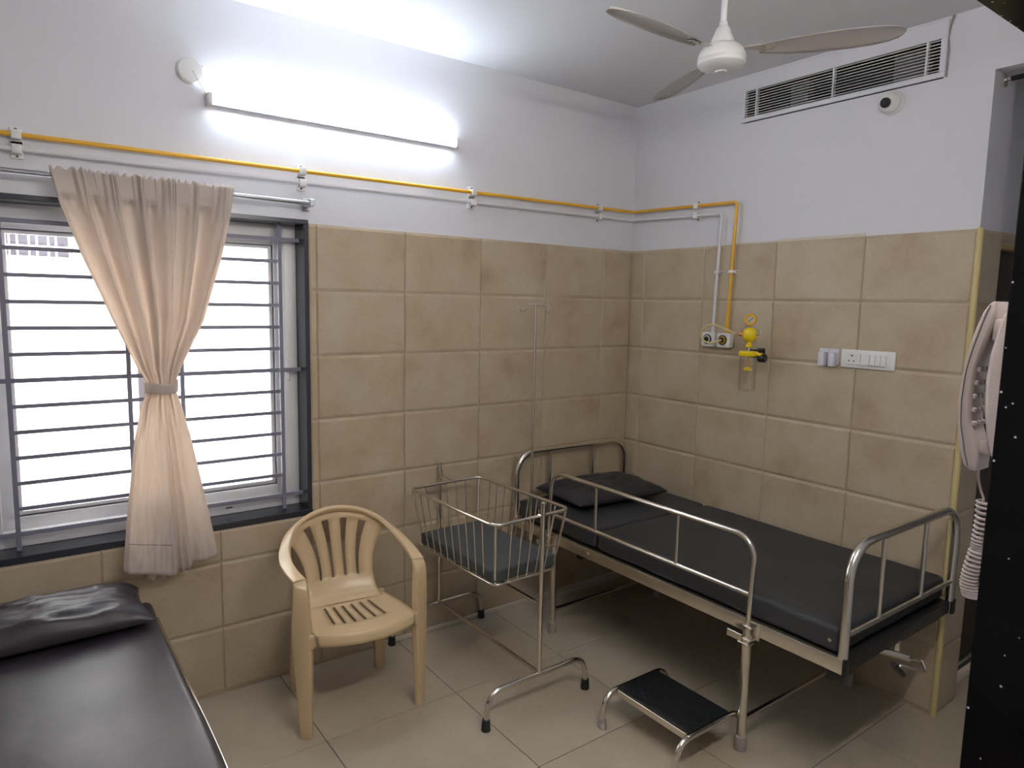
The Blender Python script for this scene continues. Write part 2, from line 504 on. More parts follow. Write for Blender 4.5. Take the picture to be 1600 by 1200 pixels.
# old filler strip above two tiles
part('filler_strip', MB().box(-0.006, 0.0, YD - W * 3 + 0.004, YD - W * 2 - 0.004, ZT - 0.002, ZT + 0.013, 0.002, 1)
     .box(-0.005, 0.0, YD - W * 2, YD - W * 1.45, ZT - 0.002, ZT + 0.007, 0.002, 1), M['grout_white'], wall_right, 'chipped whitish filler strip above the tiles')
# yellow corner bead
tr = MB().tube([(-0.002, YE - 0.004, 0.0), (-0.002, YE - 0.004, ZT + 0.004)], 0.013, 12)
o = struct('trim_1', tr, M['trim'], 'yellow corner bead on the tiled wall end')
# floor-edge skirting glint on the window wall, low cove
sk = MB().box(-1.72, -0.0, -0.016, -0.007, 0.0, 0.022, 0.003, 2)
struct('baseboard_back', sk, M['grout_white'], 'low pale skirting strip along the window wall')

# left wall, front wall with doorway, corridor, passage
wl = MB().box(XL - 0.2, XL, -4.6, 0.0, 0, ZC); struct('wall_left', wl, M['paint'], 'plain white painted side wall')
JX = -2.075; JXL = -3.30; LZ = 2.083
wf = MB().box(XL, JXL - 0.02, YN2, YN, 0, ZC).box(JX + 0.02, 1.7, YN2, YN, 0, ZC).box(JXL - 0.02, JX + 0.02, YN2, YN, LZ + 0.02, ZC)
struct('wall_front', wf, M['paint'], 'painted wall holding the granite framed doorway')
d1 = MB().box(JX, JX + 0.02, YN2 - 0.02, YN, 0, LZ + 0.02, 0.0015, 1)
door1 = struct('door_1', d1, M['granite'], 'black sparkling granite doorway surround')
part('lintel', MB().box(JXL - 0.02, JX, YN2 - 0.02, YN, LZ, LZ + 0.02, 0.0015, 1), M['granite'], door1)
part('jamb', MB().box(JXL - 0.02, JXL, YN2 - 0.02, YN, 0, LZ, 0.0015, 1), M['granite'], door1)
wc = MB().box(XL, 1.9, -4.6, -4.5, 0, ZC); struct('wall_corridor', wc, M['paint'], 'corridor wall facing the doorway')
we = MB().box(1.7, 1.9, -4.5, 0.25, 0, ZC); struct('wall_passage', we, M['paint'], 'far end wall of the side passage')
# added fill lamp on the corridor ceiling, unseen behind the camera
cl = thing('corridor_fill_lamp', 'added fill lamp on the unseen corridor ceiling outside the doorway', 'lamp', (-2.7, -3.75, ZC))
part('body', MB().box(-3.35, -2.05, -3.83, -3.67, ZC - 0.03, ZC - 0.0005, 0.004, 1), M['white_plastic'], cl)
part('diffuser', MB().box(-3.33, -2.07, -3.815, -3.685, ZC - 0.07, ZC - 0.03, 0.012, 2), M['corridor'], cl)
# passage wall with the brown door
DX0 = 0.382
wp = MB().box(0.216, DX0, -1.83, -1.65, 0, ZC).box(DX0, 1.7, -1.83, -1.65, 2.047, ZC).box(1.25, 1.7, -1.83, -1.65, 0, 2.047)
wallp = struct('wall_door', wp, M['paint'], 'passage wall around the brown door')
lay('d', wallp, [(0.218, DX0)], None, 2.097)
for x in (DX0, DX0 + W): 
    part('wall_tile', tile_box('d', x, x + W, 2.05, 2.097), M['tile'], wallp, smooth=20)
fr = MB().box(DX0, DX0 + 0.028, -1.838, -1.75, 0, 2.047, 0.003, 1).box(1.222, 1.25, -1.838, -1.75, 0, 2.047, 0.003, 1).box(DX0, 1.25, -1.838, -1.75, 2.02, 2.047, 0.003, 1)
door2 = struct('door_2', fr, M['door_frame'], 'dark brown door in an ochre frame beyond the tiled wall end')
part('door_panel', MB().box(DX0 + 0.03, 1.22, -1.815, -1.78, 0.012, 2.018, 0.003, 1), M['door'], door2, 'dark brown flush door leaf')
part('kick_strip', MB().box(DX0 + 0.03, 1.22, -1.828, -1.815, 0.058, 0.072, 0.002, 1), M['steel_dull'], door2)
part('threshold', MB().box(0.23, 1.25, -1.85, -1.831, 0.0, 0.008, 0.002, 1), M['grout_white'], door2)

# ================================================================== WINDOW
# granite reveal
rv = MB().box(WX0, WX1, -0.012, WT, WZ0, WZ0 + 0.028, 0.002, 1).box(WX0, WX1, -0.004, WT, WZ1 - 0.02, WZ1, 0.002, 1)
rv.box(WX1 - 0.02, WX1, -0.004, WT, WZ0 + 0.028, WZ1 - 0.02, 0.002, 1).box(WX0, WX0 + 0.02, -0.004, WT, WZ0 + 0.028, WZ1 - 0.02, 0.002, 1)
struct('trim_2', rv, M['sill_granite'], 'dark granite sill and reveal around the window')
# uPVC frame, two sliding sashes
fx0, fx1, fz0, fz1 = WX0 + 0.02, WX1 - 0.02, WZ0 + 0.028, WZ1 - 0.02
def ring(x0, x1, z0, z1, wside, wbot, wtop, y0, y1, bev=0.004):
    mb = MB().box(x0, x0 + wside, y0, y1, z0, z1, bev, 2).box(x1 - wside, x1, y0, y1, z0, z1, bev, 2)
    mb.box(x0 + wside - 0.002, x1 - wside + 0.002, y0 + 0.001, y1 - 0.001, z0, z0 + wbot, bev, 2)
    mb.box(x0 + wside - 0.002, x1 - wside + 0.002, y0 + 0.001, y1 - 0.001, z1 - wtop, z1, bev, 2)
    return mb
win = struct('window_1', ring(fx0, fx1, fz0, fz1, 0.055, 0.060, 0.060, 0.11, 0.20), M['upvc'], 'white framed sliding window behind iron bars')
mid = -2.66
for (a, b, y0) in ((fx0 + 0.035, mid + 0.045, 0.150), (mid - 0.065, fx1 - 0.035, 0.118)):
    s_ = part('sash', ring(a, b, fz0 + 0.040, fz1 - 0.040, 0.066, 0.066, 0.050, y0, y0 + 0.034, 0.006), M['upvc'], win)
    gx0, gx1, gz0, gz1 = a + 0.066, b - 0.066, fz0 + 0.106, fz1 - 0.090
    part('gasket', ring(gx0 - 0.001, gx1 + 0.001, gz0 - 0.001, gz1 + 0.001, 0.005, 0.005, 0.005, y0 + 0.006, y0 + 0.026, 0), M['gasket'], s_)
    part('bead', ring(gx0 + 0.004, gx1 - 0.004, gz0 + 0.004, gz1 - 0.004, 0.016, 0.016, 0.014, y0 + 0.010, y0 + 0.024, 0.003), M['upvc'], s_)
    part('pane', MB().box(gx0 - 0.004, gx1 + 0.004, y0 + 0.016, y0 + 0.020, gz0 - 0.004, gz1 + 0.004), M['glass'], s_, 'clear glass pane')
part('latch', MB().box(-2.122, -2.102, 0.100, 0.111, 1.36, 1.46, 0.003, 2).box(-2.117, -2.107, 0.092, 0.102, 1.37, 1.40, 0.002, 1), M['upvc'], win)

part('maker_plate', MB().box(-2.40, -2.372, 0.1085, 0.1105, fz0 + 0.026, fz0 + 0.033, 0.0008, 1), M['gasket'], win)
# iron grille
gr = thing('window_grille', 'dark grey iron security bars fixed across the window', 'grille', (-2.66, 0.06, WZ0 + 0.028))
for x in (-3.153, -2.763, -2.568, -2.155):
    part('upright_bar', MB().box(x - 0.008, x + 0.008, 0.055, 0.068, WZ0 + 0.029, WZ1 - 0.021, 0.001, 1), M['iron'], gr)
for k in range(13):
    z = 2.0 - k * (2.0 - 0.838) / 12
    if k in (0, 6, 12): a, b, hh = WX0 + 0.021, WX1 - 0.021, 0.0085
    else: a, b, hh = -3.150, -2.158, 0.0074
    part('cross_bar', MB().box(a, b, 0.0575, 0.0655, z - hh, z + hh, 0.001, 1), M['iron'], gr)

# outside: neighbouring building with a barred opening
bd = thing('neighbour_building', 'sunlit pale building seen through the window with a barred opening', 'building', (-2.7, 4.0, -3.0))
nx0, nx1, nz0, nz1 = -3.12, -2.66, 2.045, 2.75
part('facade_wall', MB().box(-9, nx0, 4.0, 4.3, -3, 6).box(nx1, 4, 4.0, 4.3, -3, 6).box(nx0, nx1, 4.0, 4.3, -3, nz0).box(nx0, nx1, 4.0, 4.3, nz1, 6), M['facade'], bd)
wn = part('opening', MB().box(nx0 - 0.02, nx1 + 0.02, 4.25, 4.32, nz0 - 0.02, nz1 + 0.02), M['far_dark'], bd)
part('sill', MB().box(nx0 - 0.03, nx1 + 0.03, 3.95, 4.05, 2.020, 2.048, 0.004, 1), M['far_frame'], bd)
for x in (-3.10, -3.045, -2.965, -2.91, -2.83, -2.775, -2.68):
    part('baluster', MB().box(x - 0.007, x + 0.007, 4.05, 4.07, nz0, nz1), M['far_frame'], bd)
part('rail', MB().box(nx0, nx1, 4.045, 4.07, 2.125, 2.142), M['far_frame'], bd)

# ================================================================== CURTAIN ROD + CURTAIN
rod = thing('curtain_rod', 'grey metal curtain rod fixed above the window', 'curtain rod', (-2.7, -0.08, 2.155))
part('pole', MB().tube([(-3.60, -0.08, 2.157), (-2.062, -0.08, 2.151)], 0.0095, 14), M['rod'], rod)
part('bracket', MB().box(-2.070, -2.050, -0.098, -0.001, 2.137, 2.167, 0.002, 1).box(-2.074, -2.040, -0.012, -0.0005, 2.125, 2.178, 0.002, 1), M['rod'], rod)
part('bracket', MB().box(-3.612, -3.592, -0.098, -0.001, 2.143, 2.173, 0.002, 1).box(-3.620, -3.585, -0.012, -0.0005, 2.130, 2.184, 0.002, 1), M['rod'], rod)

left = [(0.60, -2.815), (0.664, -2.832), (0.904, -2.810), (1.20, -2.772), (1.33, -2.742), (1.372, -2.722), (1.41, -2.722), (1.46, -2.750), (1.648, -2.828), (1.88, -2.915), (2.06, -2.975), (2.18, -3.000)]
right_ = [(0.60, -2.485), (0.664, -2.485), (0.86, -2.515), (1.19, -2.575), (1.33, -2.608), (1.372, -2.622), (1.41, -2.620), (1.46, -2.600), (1.648, -2.508), (1.90, -2.432), (2.06, -2.395), (2.18, -2.378)]
NU, NV = 340, 120
ztop, zbot = 2.182, 0.655
hem = [(0, 0.672), (0.1, 0.664), (0.3, 0.645), (0.46, 0.632), (0.56, 0.630), (0.70, 0.634), (0.73, 0.655), (0.9, 0.664), (1, 0.668)]
low = [(0, 0.0), (0.04, 0.65), (0.14, 0.80), (0.30, 0.72), (0.44, 0.92), (0.52, 1.0), (0.545, 0.2), (0.57, -0.45), (0.60, 0.25), (0.635, -0.35), (0.68, 0.35), (0.715, -0.55), (0.75, -0.45), (0.84, 0.15), (0.95, 0.30), (1, -0.3)]
def sst(x): x = max(0.0, min(1.0, x)); return x * x * (3 - 2 * x)
def curtain_pt(u, zz):
    x0, x1 = interp(left, zz), interp(right_, zz)
    k = max(0.0, min(1.0, (zz - 1.39) / 0.75)); kb = max(0.0, min(1.0, (1.39 - zz) / 0.7))
    uu = u + 0.013 * math.sin(u * 17 + 1.0) + 0.007 * math.sin(u * 41)
    ph = 2 * PI * 6.2 * (uu - 0.45) + 0.4 * math.sin(2.2 * zz + 5 * u)
    f1 = (0.5 - abs(math.sin(ph / 2))) * 1.7              # rounded fronts, sharp valleys
    f2 = math.sin(1.46 * ph + 1.3)
    top = 0.62 * f1 + 0.38 * f2
    lo = interp(low, u) * 0.8 + 0.2 * (interp(low, u - 0.012) + interp(low, u + 0.012)) * 0.5
    mixb = sst(kb / 0.35)
    fold = top * (1 - mixb) + lo * mixb
    amp = 0.011 + 0.017 * k + 0.020 * kb
    y = -0.098 - amp * fold
    g = max(0.0, min(1.0, (zz - 2.02) / 0.14))
    y += g * 0.009 * math.sin(2 * PI * 31 * uu + 1.5 * math.sin(13 * u)) * (0.5 + 0.8 * abs(math.sin(9 * u)))
    wr = noise.noise(Vector((u * 9, zz * 5.5, 3.0))) * 0.005 + noise.noise(Vector((u * 22, zz * 14, 9.0))) * 0.0025
    if zz < 1.0: wr += noise.noise(Vector((u * 7 + zz * 6, zz * 16 - u * 6, 5.0))) * 0.012 * (1.0 - zz) / 0.35
    x = x0 + (x1 - x0) * u + 0.14 * amp * math.cos(ph) * (x1 - x0) / 0.4 * (1 - mixb)
    z2 = zz
    if zz > ztop - 0.004: z2 += 0.006 * math.sin(2 * PI * 31 * uu) + 0.004 * noise.noise(Vector((u * 50, 0, 0)))
    if zz < 0.9: z2 += (0.9 - zz) / 0.245 * (interp(hem, u) - 0.655)
    wst = math.exp(-((zz - 1.39) / 0.05) ** 2)
    y = y * (1 - 0.4 * wst) + (-0.095) * 0.4 * wst
    y = min(y + wr, -0.020 if zz < 2.1 else -0.066)
    if zz > 2.09: y = min(y, -0.0935)
    return Vector((x, y, z2))
cu = MB()
cu.grid([[curtain_pt(i / NU, ztop + (zbot - ztop) * j / NV) for i in range(NU + 1)] for j in range(NV + 1)])
curt = single('curtain', cu, M['cloth'], 'cream cloth curtain gathered on the rod and tied at its waist', 'curtain', (-2.69, -0.09, 0.66), smooth=0)
md = curt.modifiers.new('thick', 'SOLIDIFY'); md.thickness = 0.0012; md.offset = 0
# cloth doubled back behind the front folds
for (ua, ub) in ((0.20, 0.31), (0.40, 0.445), (0.50, 0.63), (0.695, 0.735), (0.84, 0.985)):
    rows = []
    for j in range(61):
        zz = 2.10 - (2.10 - 1.42) * j / 60
        row = []
        for i in range(13):
            q = curtain_pt(ua + (ub - ua) * i / 12, zz)
            row.append(Vector((q.x, min(q.y + 0.010 + 0.010 * math.sin(PI * i / 12), -0.012), zz)))
        rows.append(row)
    part('pleat', MB().grid(rows), M['cloth'], curt, smooth=0)
# stitched hem band
hr = []
for j in range(2):
    hr.append([curtain_pt(u_, 0.775 - 0.004 * j + 0.02 * (0.3 - u_)) + Vector((0, -0.0016, 0)) for u_ in [0.03 + 0.47 * i / 60 for i in range(61)]])
part('hem_seam', MB().grid(hr), M['cloth_seam'], curt, smooth=0)
# back layer hanging lower, inside
rows = []
for j in range(30):
    zz = 0.95 - 0.345 * j / 29
    rows.append([Vector((-2.745 + 0.10 * i / 50, -0.052 - 0.012 * math.sin(2 * PI * 2.2 * i / 50) - 0.004 * math.sin(9 * i / 50), zz + 0.008 * math.sin(i * 0.4) * (j / 29))) for i in range(51)])
bl = part('lining_tail', MB().grid(rows), M['cloth'], curt, smooth=0)
# hem seam and tie
tb = []
for j in range(7):
    zz = 1.366 + 0.040 * j / 6
    row = []
    for i in range(40):
        a = 2 * PI * i / 40
        rx, ry = 0.060, 0.034
        row.append(Vector((-2.672 + rx * math.cos(a), -0.095 + ry * math.sin(a) - 0.002 * math.sin(6 * a), zz + 0.006 * math.sin(a * 2 + 0.8) - 0.018 * (rx * math.cos(a) / 0.06) * -0.2)))
    tb.append(row)
tie = part('tieback', MB().grid(tb, closed_u=True), M['cloth'], curt, 'cloth band tied round the curtain waist', smooth=0)
md = tie.modifiers.new('thick', 'SOLIDIFY'); md.thickness = 0.002

# ================================================================== TUBE LIGHT
tl = thing('tube_light', 'lit white LED tube light mounted high on the window wall', 'light', (-1.875, -0.03, 2.50))
part('housing', MB().box(-2.454, -1.296, -0.026, -0.0005, 2.504, 2.509, 0.001, 1).box(-2.45, -1.30, -0.014, -0.0005, 2.509, 2.530, 0.002, 1), M['housing'], tl)
part('diffuser', MB().tube([(-2.440, -0.034, 2.525), (-1.310, -0.034, 2.525)], 0.0150, 16), M['tube'], tl, 'glowing diffuser')
for a, b in ((-2.458, -2.440), (-1.310, -1.292)):
    part('end_cap', MB().box(a, b, -0.052, -0.0005, 2.500, 2.546, 0.005, 2), M['white_plastic'], tl)
fill_tube = thing('tube_light', 'added warm fill tube, out of view above the granite doorway', 'light', (-2.05, YN, 2.5))  # second tube added out of view as frontal fill for the window wall
part('housing', MB().box(-2.63, -1.47, YN + 0.0005, YN + 0.014, 2.509, 2.530, 0.002, 1), M['housing'], fill_tube)
part('diffuser', MB().tube([(-2.615, YN + 0.034, 2.52), (-1.485, YN + 0.034, 2.52)], 0.0150, 16), M['tube_fill'], fill_tube, 'glowing diffuser')
for a, b in ((-2.634, -2.615), (-1.485, -1.466)):
    part('end_cap', MB().box(a, b, YN + 0.0005, YN + 0.052, 2.500, 2.544, 0.005, 2), M['white_plastic'], fill_tube)
jb = thing('junction_cover', 'round white electrical cover left of the tube light', 'electrical cover', (-2.515, 0, 2.62))
part('cover_plate', MB().lathe([(0.050, 0.0005), (0.050, 0.012), (0.044, 0.020), (0.0, 0.021)], (-2.512, 0, 2.622), (0, -1, 0), 36), M['white_plastic'], jb)
for a in (-2.556, -2.470): part('screw', MB().lathe([(0.004, 0.012), (0.004, 0.0165), (0, 0.0175)], (a, 0, 2.60 if a < -2.5 else 2.645), (0, -1, 0), 10), M['rod'], jb)
part('cord', MB().tube(catmull([(-2.505, -0.020, 2.622), (-2.495, -0.030, 2.600), (-2.475, -0.028, 2.565), (-2.457, -0.026, 2.535)], 6), 0.0022, 8), M['white_plastic'], jb, 'thin white cable to the tube light')

# ================================================================== GAS PIPES
def clampset(parent, z, along, pos, ear):
    """plastic saddle clamp round a wall pipe. along 'x': back wall, 'y': right wall, 'v': upright on right wall"""
    mb = MB(); scs = []
    w, h = 0.019, 0.030
    if along == 'x':
        mb.box(pos - w, pos + w, -0.010, -0.0005, z - h, z + h, 0.002, 1).box(pos - w * .8, pos + w * .8, -0.043, -0.010, z - 0.016, z + 0.016, 0.004, 2)
        sc = MB(); scs.append(sc); sc.lathe([(0.0045, 0.010), (0.0045, 0.013), (0, 0.0145)], (pos, 0, z + ear * 0.022), (0, -1, 0), 10)
    elif along == 'y':
        mb.box(-0.010, -0.0005, pos - w, pos + w, z - h, z + h, 0.002, 1).box(-0.043, -0.010, pos - w * .8, pos + w * .8, z - 0.016, z + 0.016, 0.004, 2)
        sc = MB(); scs.append(sc); sc.lathe([(0.0045, 0.010), (0.0045, 0.013), (0, 0.0145)], (0, pos, z + ear * 0.022), (-1, 0, 0), 10)
    else:
        mb.box(-0.014, -0.0088, pos - 0.030, pos + 0.030, z - 0.009, z + 0.009, 0.002, 1).box(-0.043, -0.012, pos - 0.014, pos + 0.014, z - 0.009, z + 0.009, 0.004, 2)
        for q in (-0.023, 0.023): sc = MB(); scs.append(sc); sc.lathe([(0.004, 0.013), (0.004, 0.016), (0, 0.017)], (0, pos + q, z), (-1, 0, 0), 10)
    c = part('pipe_clamp', mb, M['white_plastic'], parent)
    for sc in scs: part('screw', sc, M['gasket'], c)
py = thing('gas_pipe', 'yellow painted gas pipe running along the walls down to the outlets', 'pipe', (-0.03, -0.03, 2.30))
part('pipe_run', MB().tube(fillet([(-4.34, -0.030, 2.283), (-2.076, -0.030, 2.290), (-0.030, -0.030, 2.305), (-0.030, -0.771, 2.290), (-0.030, -0.752, 1.60)], [0.012, 0.012, 0.016], 6), 0.0088, 12), M['yellow_pipe'], py)
pw = thing('gas_pipe', 'white painted gas pipe just below the yellow pipe', 'pipe', (-0.03, -0.03, 2.25))
part('pipe_run', MB().tube(fillet([(-4.34, -0.030, 2.236), (-2.077, -0.030, 2.240), (-0.030, -0.030, 2.256), (-0.030, -0.679, 2.238), (-0.030, -0.660, 1.60)], [0.012, 0.012, 0.016], 6), 0.0080, 12), M['white_pipe'], pw)
for x, zy, zw in ((-3.085, 2.2868, 2.2382), (-2.077, 2.290, 2.240), (-1.193, 2.2965, 2.2469), (-0.312, 2.303, 2.2538)):
    clampset(py, zy, 'x', x, 1); clampset(pw, zw, 'x', x, -1)
clampset(py, 2.2955, 'y', -0.507, 1); clampset(pw, 2.2430, 'y', -0.507, -1)
clampset(py, 1.929, 'v', -0.761, 1); clampset(pw, 1.928, 'v', -0.669, 1)

# outlets
def outlet(y0, y1, ring_mat, label):
    t = thing('gas_outlet', label, 'gas outlet', (0, (y0 + y1) / 2, 1.565), 'gas outlets on the right wall')
    part('box', MB().box(-0.050, -0.0087, y0, y1, 1.526, 1.603, 0.004, 2), M['white_plastic'], t)
    c = (-0.050, (y0 + y1) / 2 + 0.002, 1.566)
    part('collar', MB().lathe([(0.027, 0.0005), (0.027, 0.004), (0.021, 0.006), (0.021, 0.001)], c, (-1, 0, 0), 28, False), M['black_plastic'], t)
    part('socket_ring', MB().lathe([(0.021, 0.0008), (0.020, 0.009), (0.016, 0.010), (0.015, 0.001)], c, (-1, 0, 0), 28, False), ring_mat, t)
    part('port', MB().lathe([(0.0145, 0.001), (0.0135, 0.014), (0.008, 0.016), (0, 0.016)], c, (-1, 0, 0), 22), M['black_plastic'], t)
    return t
outlet(-0.687, -0.603, M['white_plastic'], 'left white gas outlet box below the white pipe, black port')
o2 = outlet(-0.787, -0.704, M['amber'], 'right white gas outlet box below the yellow pipe, hose plugged in')

# suction regulator
sx, sy = -0.12, -0.957
su = thing('suction_regulator', 'yellow wall suction regulator with gauge and clear jar', 'suction unit', (sx, sy, 1.32))
GD = Vector((-0.80, -0.42, -0.02)).normalized()
part('regulator_body', MB().lathe([(0, -0.037), (0.018, -0.034), (0.030, -0.024), (0.037, -0.008), (0.038, 0.004), (0.034, 0.018), (0.024, 0.029), (0.012, 0.034), (0, 0.036)], (sx, sy, 1.606), GD, 30), M['yellow'], su)
part('gauge', MB().lathe([(0.027, -0.014), (0.0285, -0.010), (0.0285, 0.010), (0.026, 0.013), (0.0195, 0.013), (0.0185, 0.009), (0, 0.009)], (sx, sy, 1.682), GD, 30), M['amber'], su)
gauge = [c for c in su.children if c.name.startswith('gauge')][0]
part('dial', MB().lathe([(0.0184, 0.0095), (0.0, 0.0098)], (sx, sy, 1.682), GD, 26), M['dial'], gauge)
nd = Vector((sx, sy, 1.682)) + GD * 0.011
side = GD.cross(Vector((0, 0, 1))).normalized()
part('needle', MB().tube([nd - side * 0.012 + Vector((0, 0, 0.012)), nd + side * 0.010 - Vector((0, 0, 0.012))], 0.0014, 6), M['black_plastic'], gauge)
part('stem', MB().tube([(sx, sy, 1.636), (sx, sy, 1.658)], 0.006, 10), M['copper'], su)
part('neck', MB().lathe([(0.010, 0), (0.016, 0.004), (0.016, 0.018), (0.011, 0.022), (0.011, 0.034)], (sx, sy, 1.540), (0, 0, 1), 24), M['yellow'], su)
part('neck_pipe', MB().tube([(sx, sy, 1.518), (sx, sy, 1.545)], 0.008, 12), M['steel'], su)
part('inlet', MB().lathe([(0.010, 0), (0.011, 0.004), (0.011, 0.020), (0.008, 0.024), (0, 0.024)], Vector((sx, sy, 1.608)) + Vector((-0.022, 0.026, 0.0)), Vector((-0.5, 0.85, 0)), 18), M['copper'], su)
tg = part('toggle', MB().tube([(sx, sy - 0.034, 1.608), (sx, sy - 0.058, 1.612)], 0.006, 12), M['steel'], su)
part('lever', MB().box(sx - 0.004, sx + 0.004, sy - 0.066, sy - 0.056, 1.590, 1.636, 0.002, 1), M['steel'], tg)
part('jar_lid', MB().lathe([(0.046, 0), (0.048, 0.003), (0.048, 0.020), (0.045, 0.024), (0.015, 0.026), (0, 0.026)], (sx, sy, 1.498), (0, 0, 1), 34), M['yellow'], su)
part('lid_ear', MB().box(sx - 0.012, sx + 0.016, sy - 0.075, sy - 0.040, 1.503, 1.517, 0.004, 2), M['yellow'], su)
part('jar', MB().lathe([(0.0425, 0.178), (0.0425, 0.004), (0.040, 0), (0, 0), (0.0, 0.003), (0.039, 0.004), (0.040, 0.008), (0.040, 0.178)], (sx, sy, 1.320), (0, 0, 1), 34, False), M['jar'], su, 'clear graduated suction jar')
fl = MB().tube([(sx, sy, 1.498), (sx, sy, 1.44)], 0.004, 10).lathe([(0, 0), (0.020, 0.002), (0.022, 0.008), (0.018, 0.016), (0.008, 0.022), (0, 0.024)], (sx, sy, 1.420), (0, 0, 1), 22)
part('float', fl, M['yellow'], su)
gm = MB()
for k in range(9):
    z = 1.345 + k * 0.0115; hw = 0.20 if k % 3 == 0 else 0.12
    a0 = math.atan2(-0.55, -0.83) - 0.15
    gm.tube([(sx + 0.0430 * math.cos(a0 + q), sy + 0.0430 * math.sin(a0 + q), z) for q in (-hw, -hw / 3, hw / 3, hw)], 0.0006, 5)
part('graduation', gm, M['gasket'], su)
part('clamp_knob', MB().lathe([(0.020, 0), (0.022, 0.004), (0.022, 0.032), (0.017, 0.037), (0, 0.037)], (sx + 0.012, sy - 0.052, 1.492), Vector((0.1, -1, 0)), 26), M['black_plastic'], su)
part('wall_mount', MB().box(-0.092, -0.0087, sy - 0.020, sy + 0.020, 1.490, 1.530, 0.003, 1).box(-0.016, -0.0087, sy - 0.022, sy + 0.022, 1.475, 1.535, 0.003, 1), M['black_plastic'], su)
hp = [(-0.152, -0.897, 1.608), (-0.140, -0.862, 1.616), (-0.125, -0.79, 1.637), (-0.110, -0.715, 1.648), (-0.105, -0.664, 1.630), (-0.105, -0.643, 1.594), (-0.105, -0.660, 1.560), (-0.105, -0.703, 1.549), (-0.095, -0.738, 1.560), (-0.064, -0.744, 1.566)]
single('suction_hose', MB().tube(catmull(hp, 7), 0.0055, 12), M['hose'], 'pale yellow hose looping between outlet and suction regulator', 'hose', (-0.1, -0.75, 1.55))

# switch board and holder
sb = thing('switch_board', 'white switch plate with a socket and rocker switches', 'switch board', (0, -1.503, 1.518))
y0, y1, z0, z1 = -1.382, -1.624, 1.476, 1.560
part('plate', MB().box(-0.018, -0.0087, y1, y0, z0, z1, 0.003, 2), M['white_plastic'], sb)
def yy(f): return y0 + (y1 - y0) * f
sk_ = part('socket', MB().box(-0.024, -0.018, yy(.385), yy(.13), z0 + 0.016, z1 - 0.018, 0.002, 1), M['white_plastic'], sb)
hm = MB()
for (f, z, r) in ((.222, 1.532, 0.0042), (.172, 1.508, 0.0033), (.262, 1.508, 0.0033)):
    hm.lathe([(r, 0.0238), (r, 0.0243), (0, 0.0243)], (0, yy(f), z), (-1, 0, 0), 14)
part('socket_hole', hm, M['black_plastic'], sk_)
for f0, f1 in ((.395, .555), (.560, .655), (.660, .752), (.757, .852)):
    mt_ = Matrix.Translation((-0.021, (yy(f0) + yy(f1)) / 2, (z0 + z1) / 2)) @ Matrix.Rotation(math.radians(7), 4, 'Y')
    hw = abs(yy(f1) - yy(f0)) / 2 - 0.0006
    part('rocker_switch', MB().box(-0.004, 0.003, -hw, hw, -0.026, 0.024, 0.0015, 1, mt_), M['white_plastic'], sb)
hd = thing('wall_holder', 'pale lilac plastic holder left of the white switch plate', 'holder', (0, -1.32, 1.51))
part('back_plate', MB().box(-0.014, -0.0087, -1.368, -1.272, 1.484, 1.557, 0.003, 2), M['lilac_plastic'], hd)
for a, b in ((-1.313, -1.284), (-1.363, -1.333)):
    part('jaw', MB().box(-0.046, -0.013, a, b, 1.476, 1.541, 0.003, 2), M['lilac_plastic'], hd)
part('screw', MB().lathe([(0.0022, 0.0138), (0.0022, 0.0148), (0, 0.0148)], (0, -1.318, 1.549), (-1, 0, 0), 10), M['black_plastic'], hd)

# AC grille
vg = thing('air_grille', 'long white air conditioning grille high on the right wall', 'air vent', (0, -1.235, 2.80))
v0, v1, vz0, vz1 = -1.718, -0.752, 2.694, 2.918
iy0, iy1, iz0, iz1 = -1.694, -0.772, 2.716, 2.848
part('frame', MB().box(-0.012, 0.0, v0, v1, vz0, iz0, 0.002, 1).box(-0.010, 0.0, v0, v1, iz1, vz1, 0.002, 1)
     .box(-0.012, 0.0, v0, iy0, iz0, iz1, 0.002, 1).box(-0.012, 0.0, iy1, v1, iz0, iz1, 0.002, 1), M['paint'], vg)
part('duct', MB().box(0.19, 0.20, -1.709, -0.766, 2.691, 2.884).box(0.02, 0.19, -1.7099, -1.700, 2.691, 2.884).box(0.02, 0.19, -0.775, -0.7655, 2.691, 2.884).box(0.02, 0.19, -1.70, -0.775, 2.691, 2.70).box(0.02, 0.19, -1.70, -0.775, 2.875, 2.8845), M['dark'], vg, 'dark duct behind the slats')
for a, b in ((-1.60, -1.46), (-1.05, -0.96)):
    part('duct_stay', MB().box(0.10, 0.15, a, b, 2.70, 2.86), M['duct'], vg)
ns = 10
for k in range(ns):
    z = iz0 + 0.008 + (iz1 - iz0 - 0.014) * k / (ns - 1)
    mt_ = Matrix.Translation((-0.001, 0, z)) @ Matrix.Rotation(math.radians(-4), 4, 'Y')
    part('slat', MB().box(-0.009, 0.001, iy0 - 0.004, iy1 + 0.004, -0.0013, 0.0013, 0, 1, mt_), M['white_plastic'], vg)
for y in (-0.834, -1.239, -1.641):
    part('mullion', MB().box(-0.008, 0.012, y - 0.004, y + 0.004, iz0, iz1), M['paint'], vg)
part('sealant_strip', MB().tube([(-0.002, -1.722, 2.692), (-0.002, -1.724, 2.80), (-0.002, -1.716, 2.85), (-0.002, -1.722, 2.89), (-0.002, -1.732, 2.928)], [0.003, 0.003, 0.004, 0.004, 0.006], 8), M['sealant'], vg)

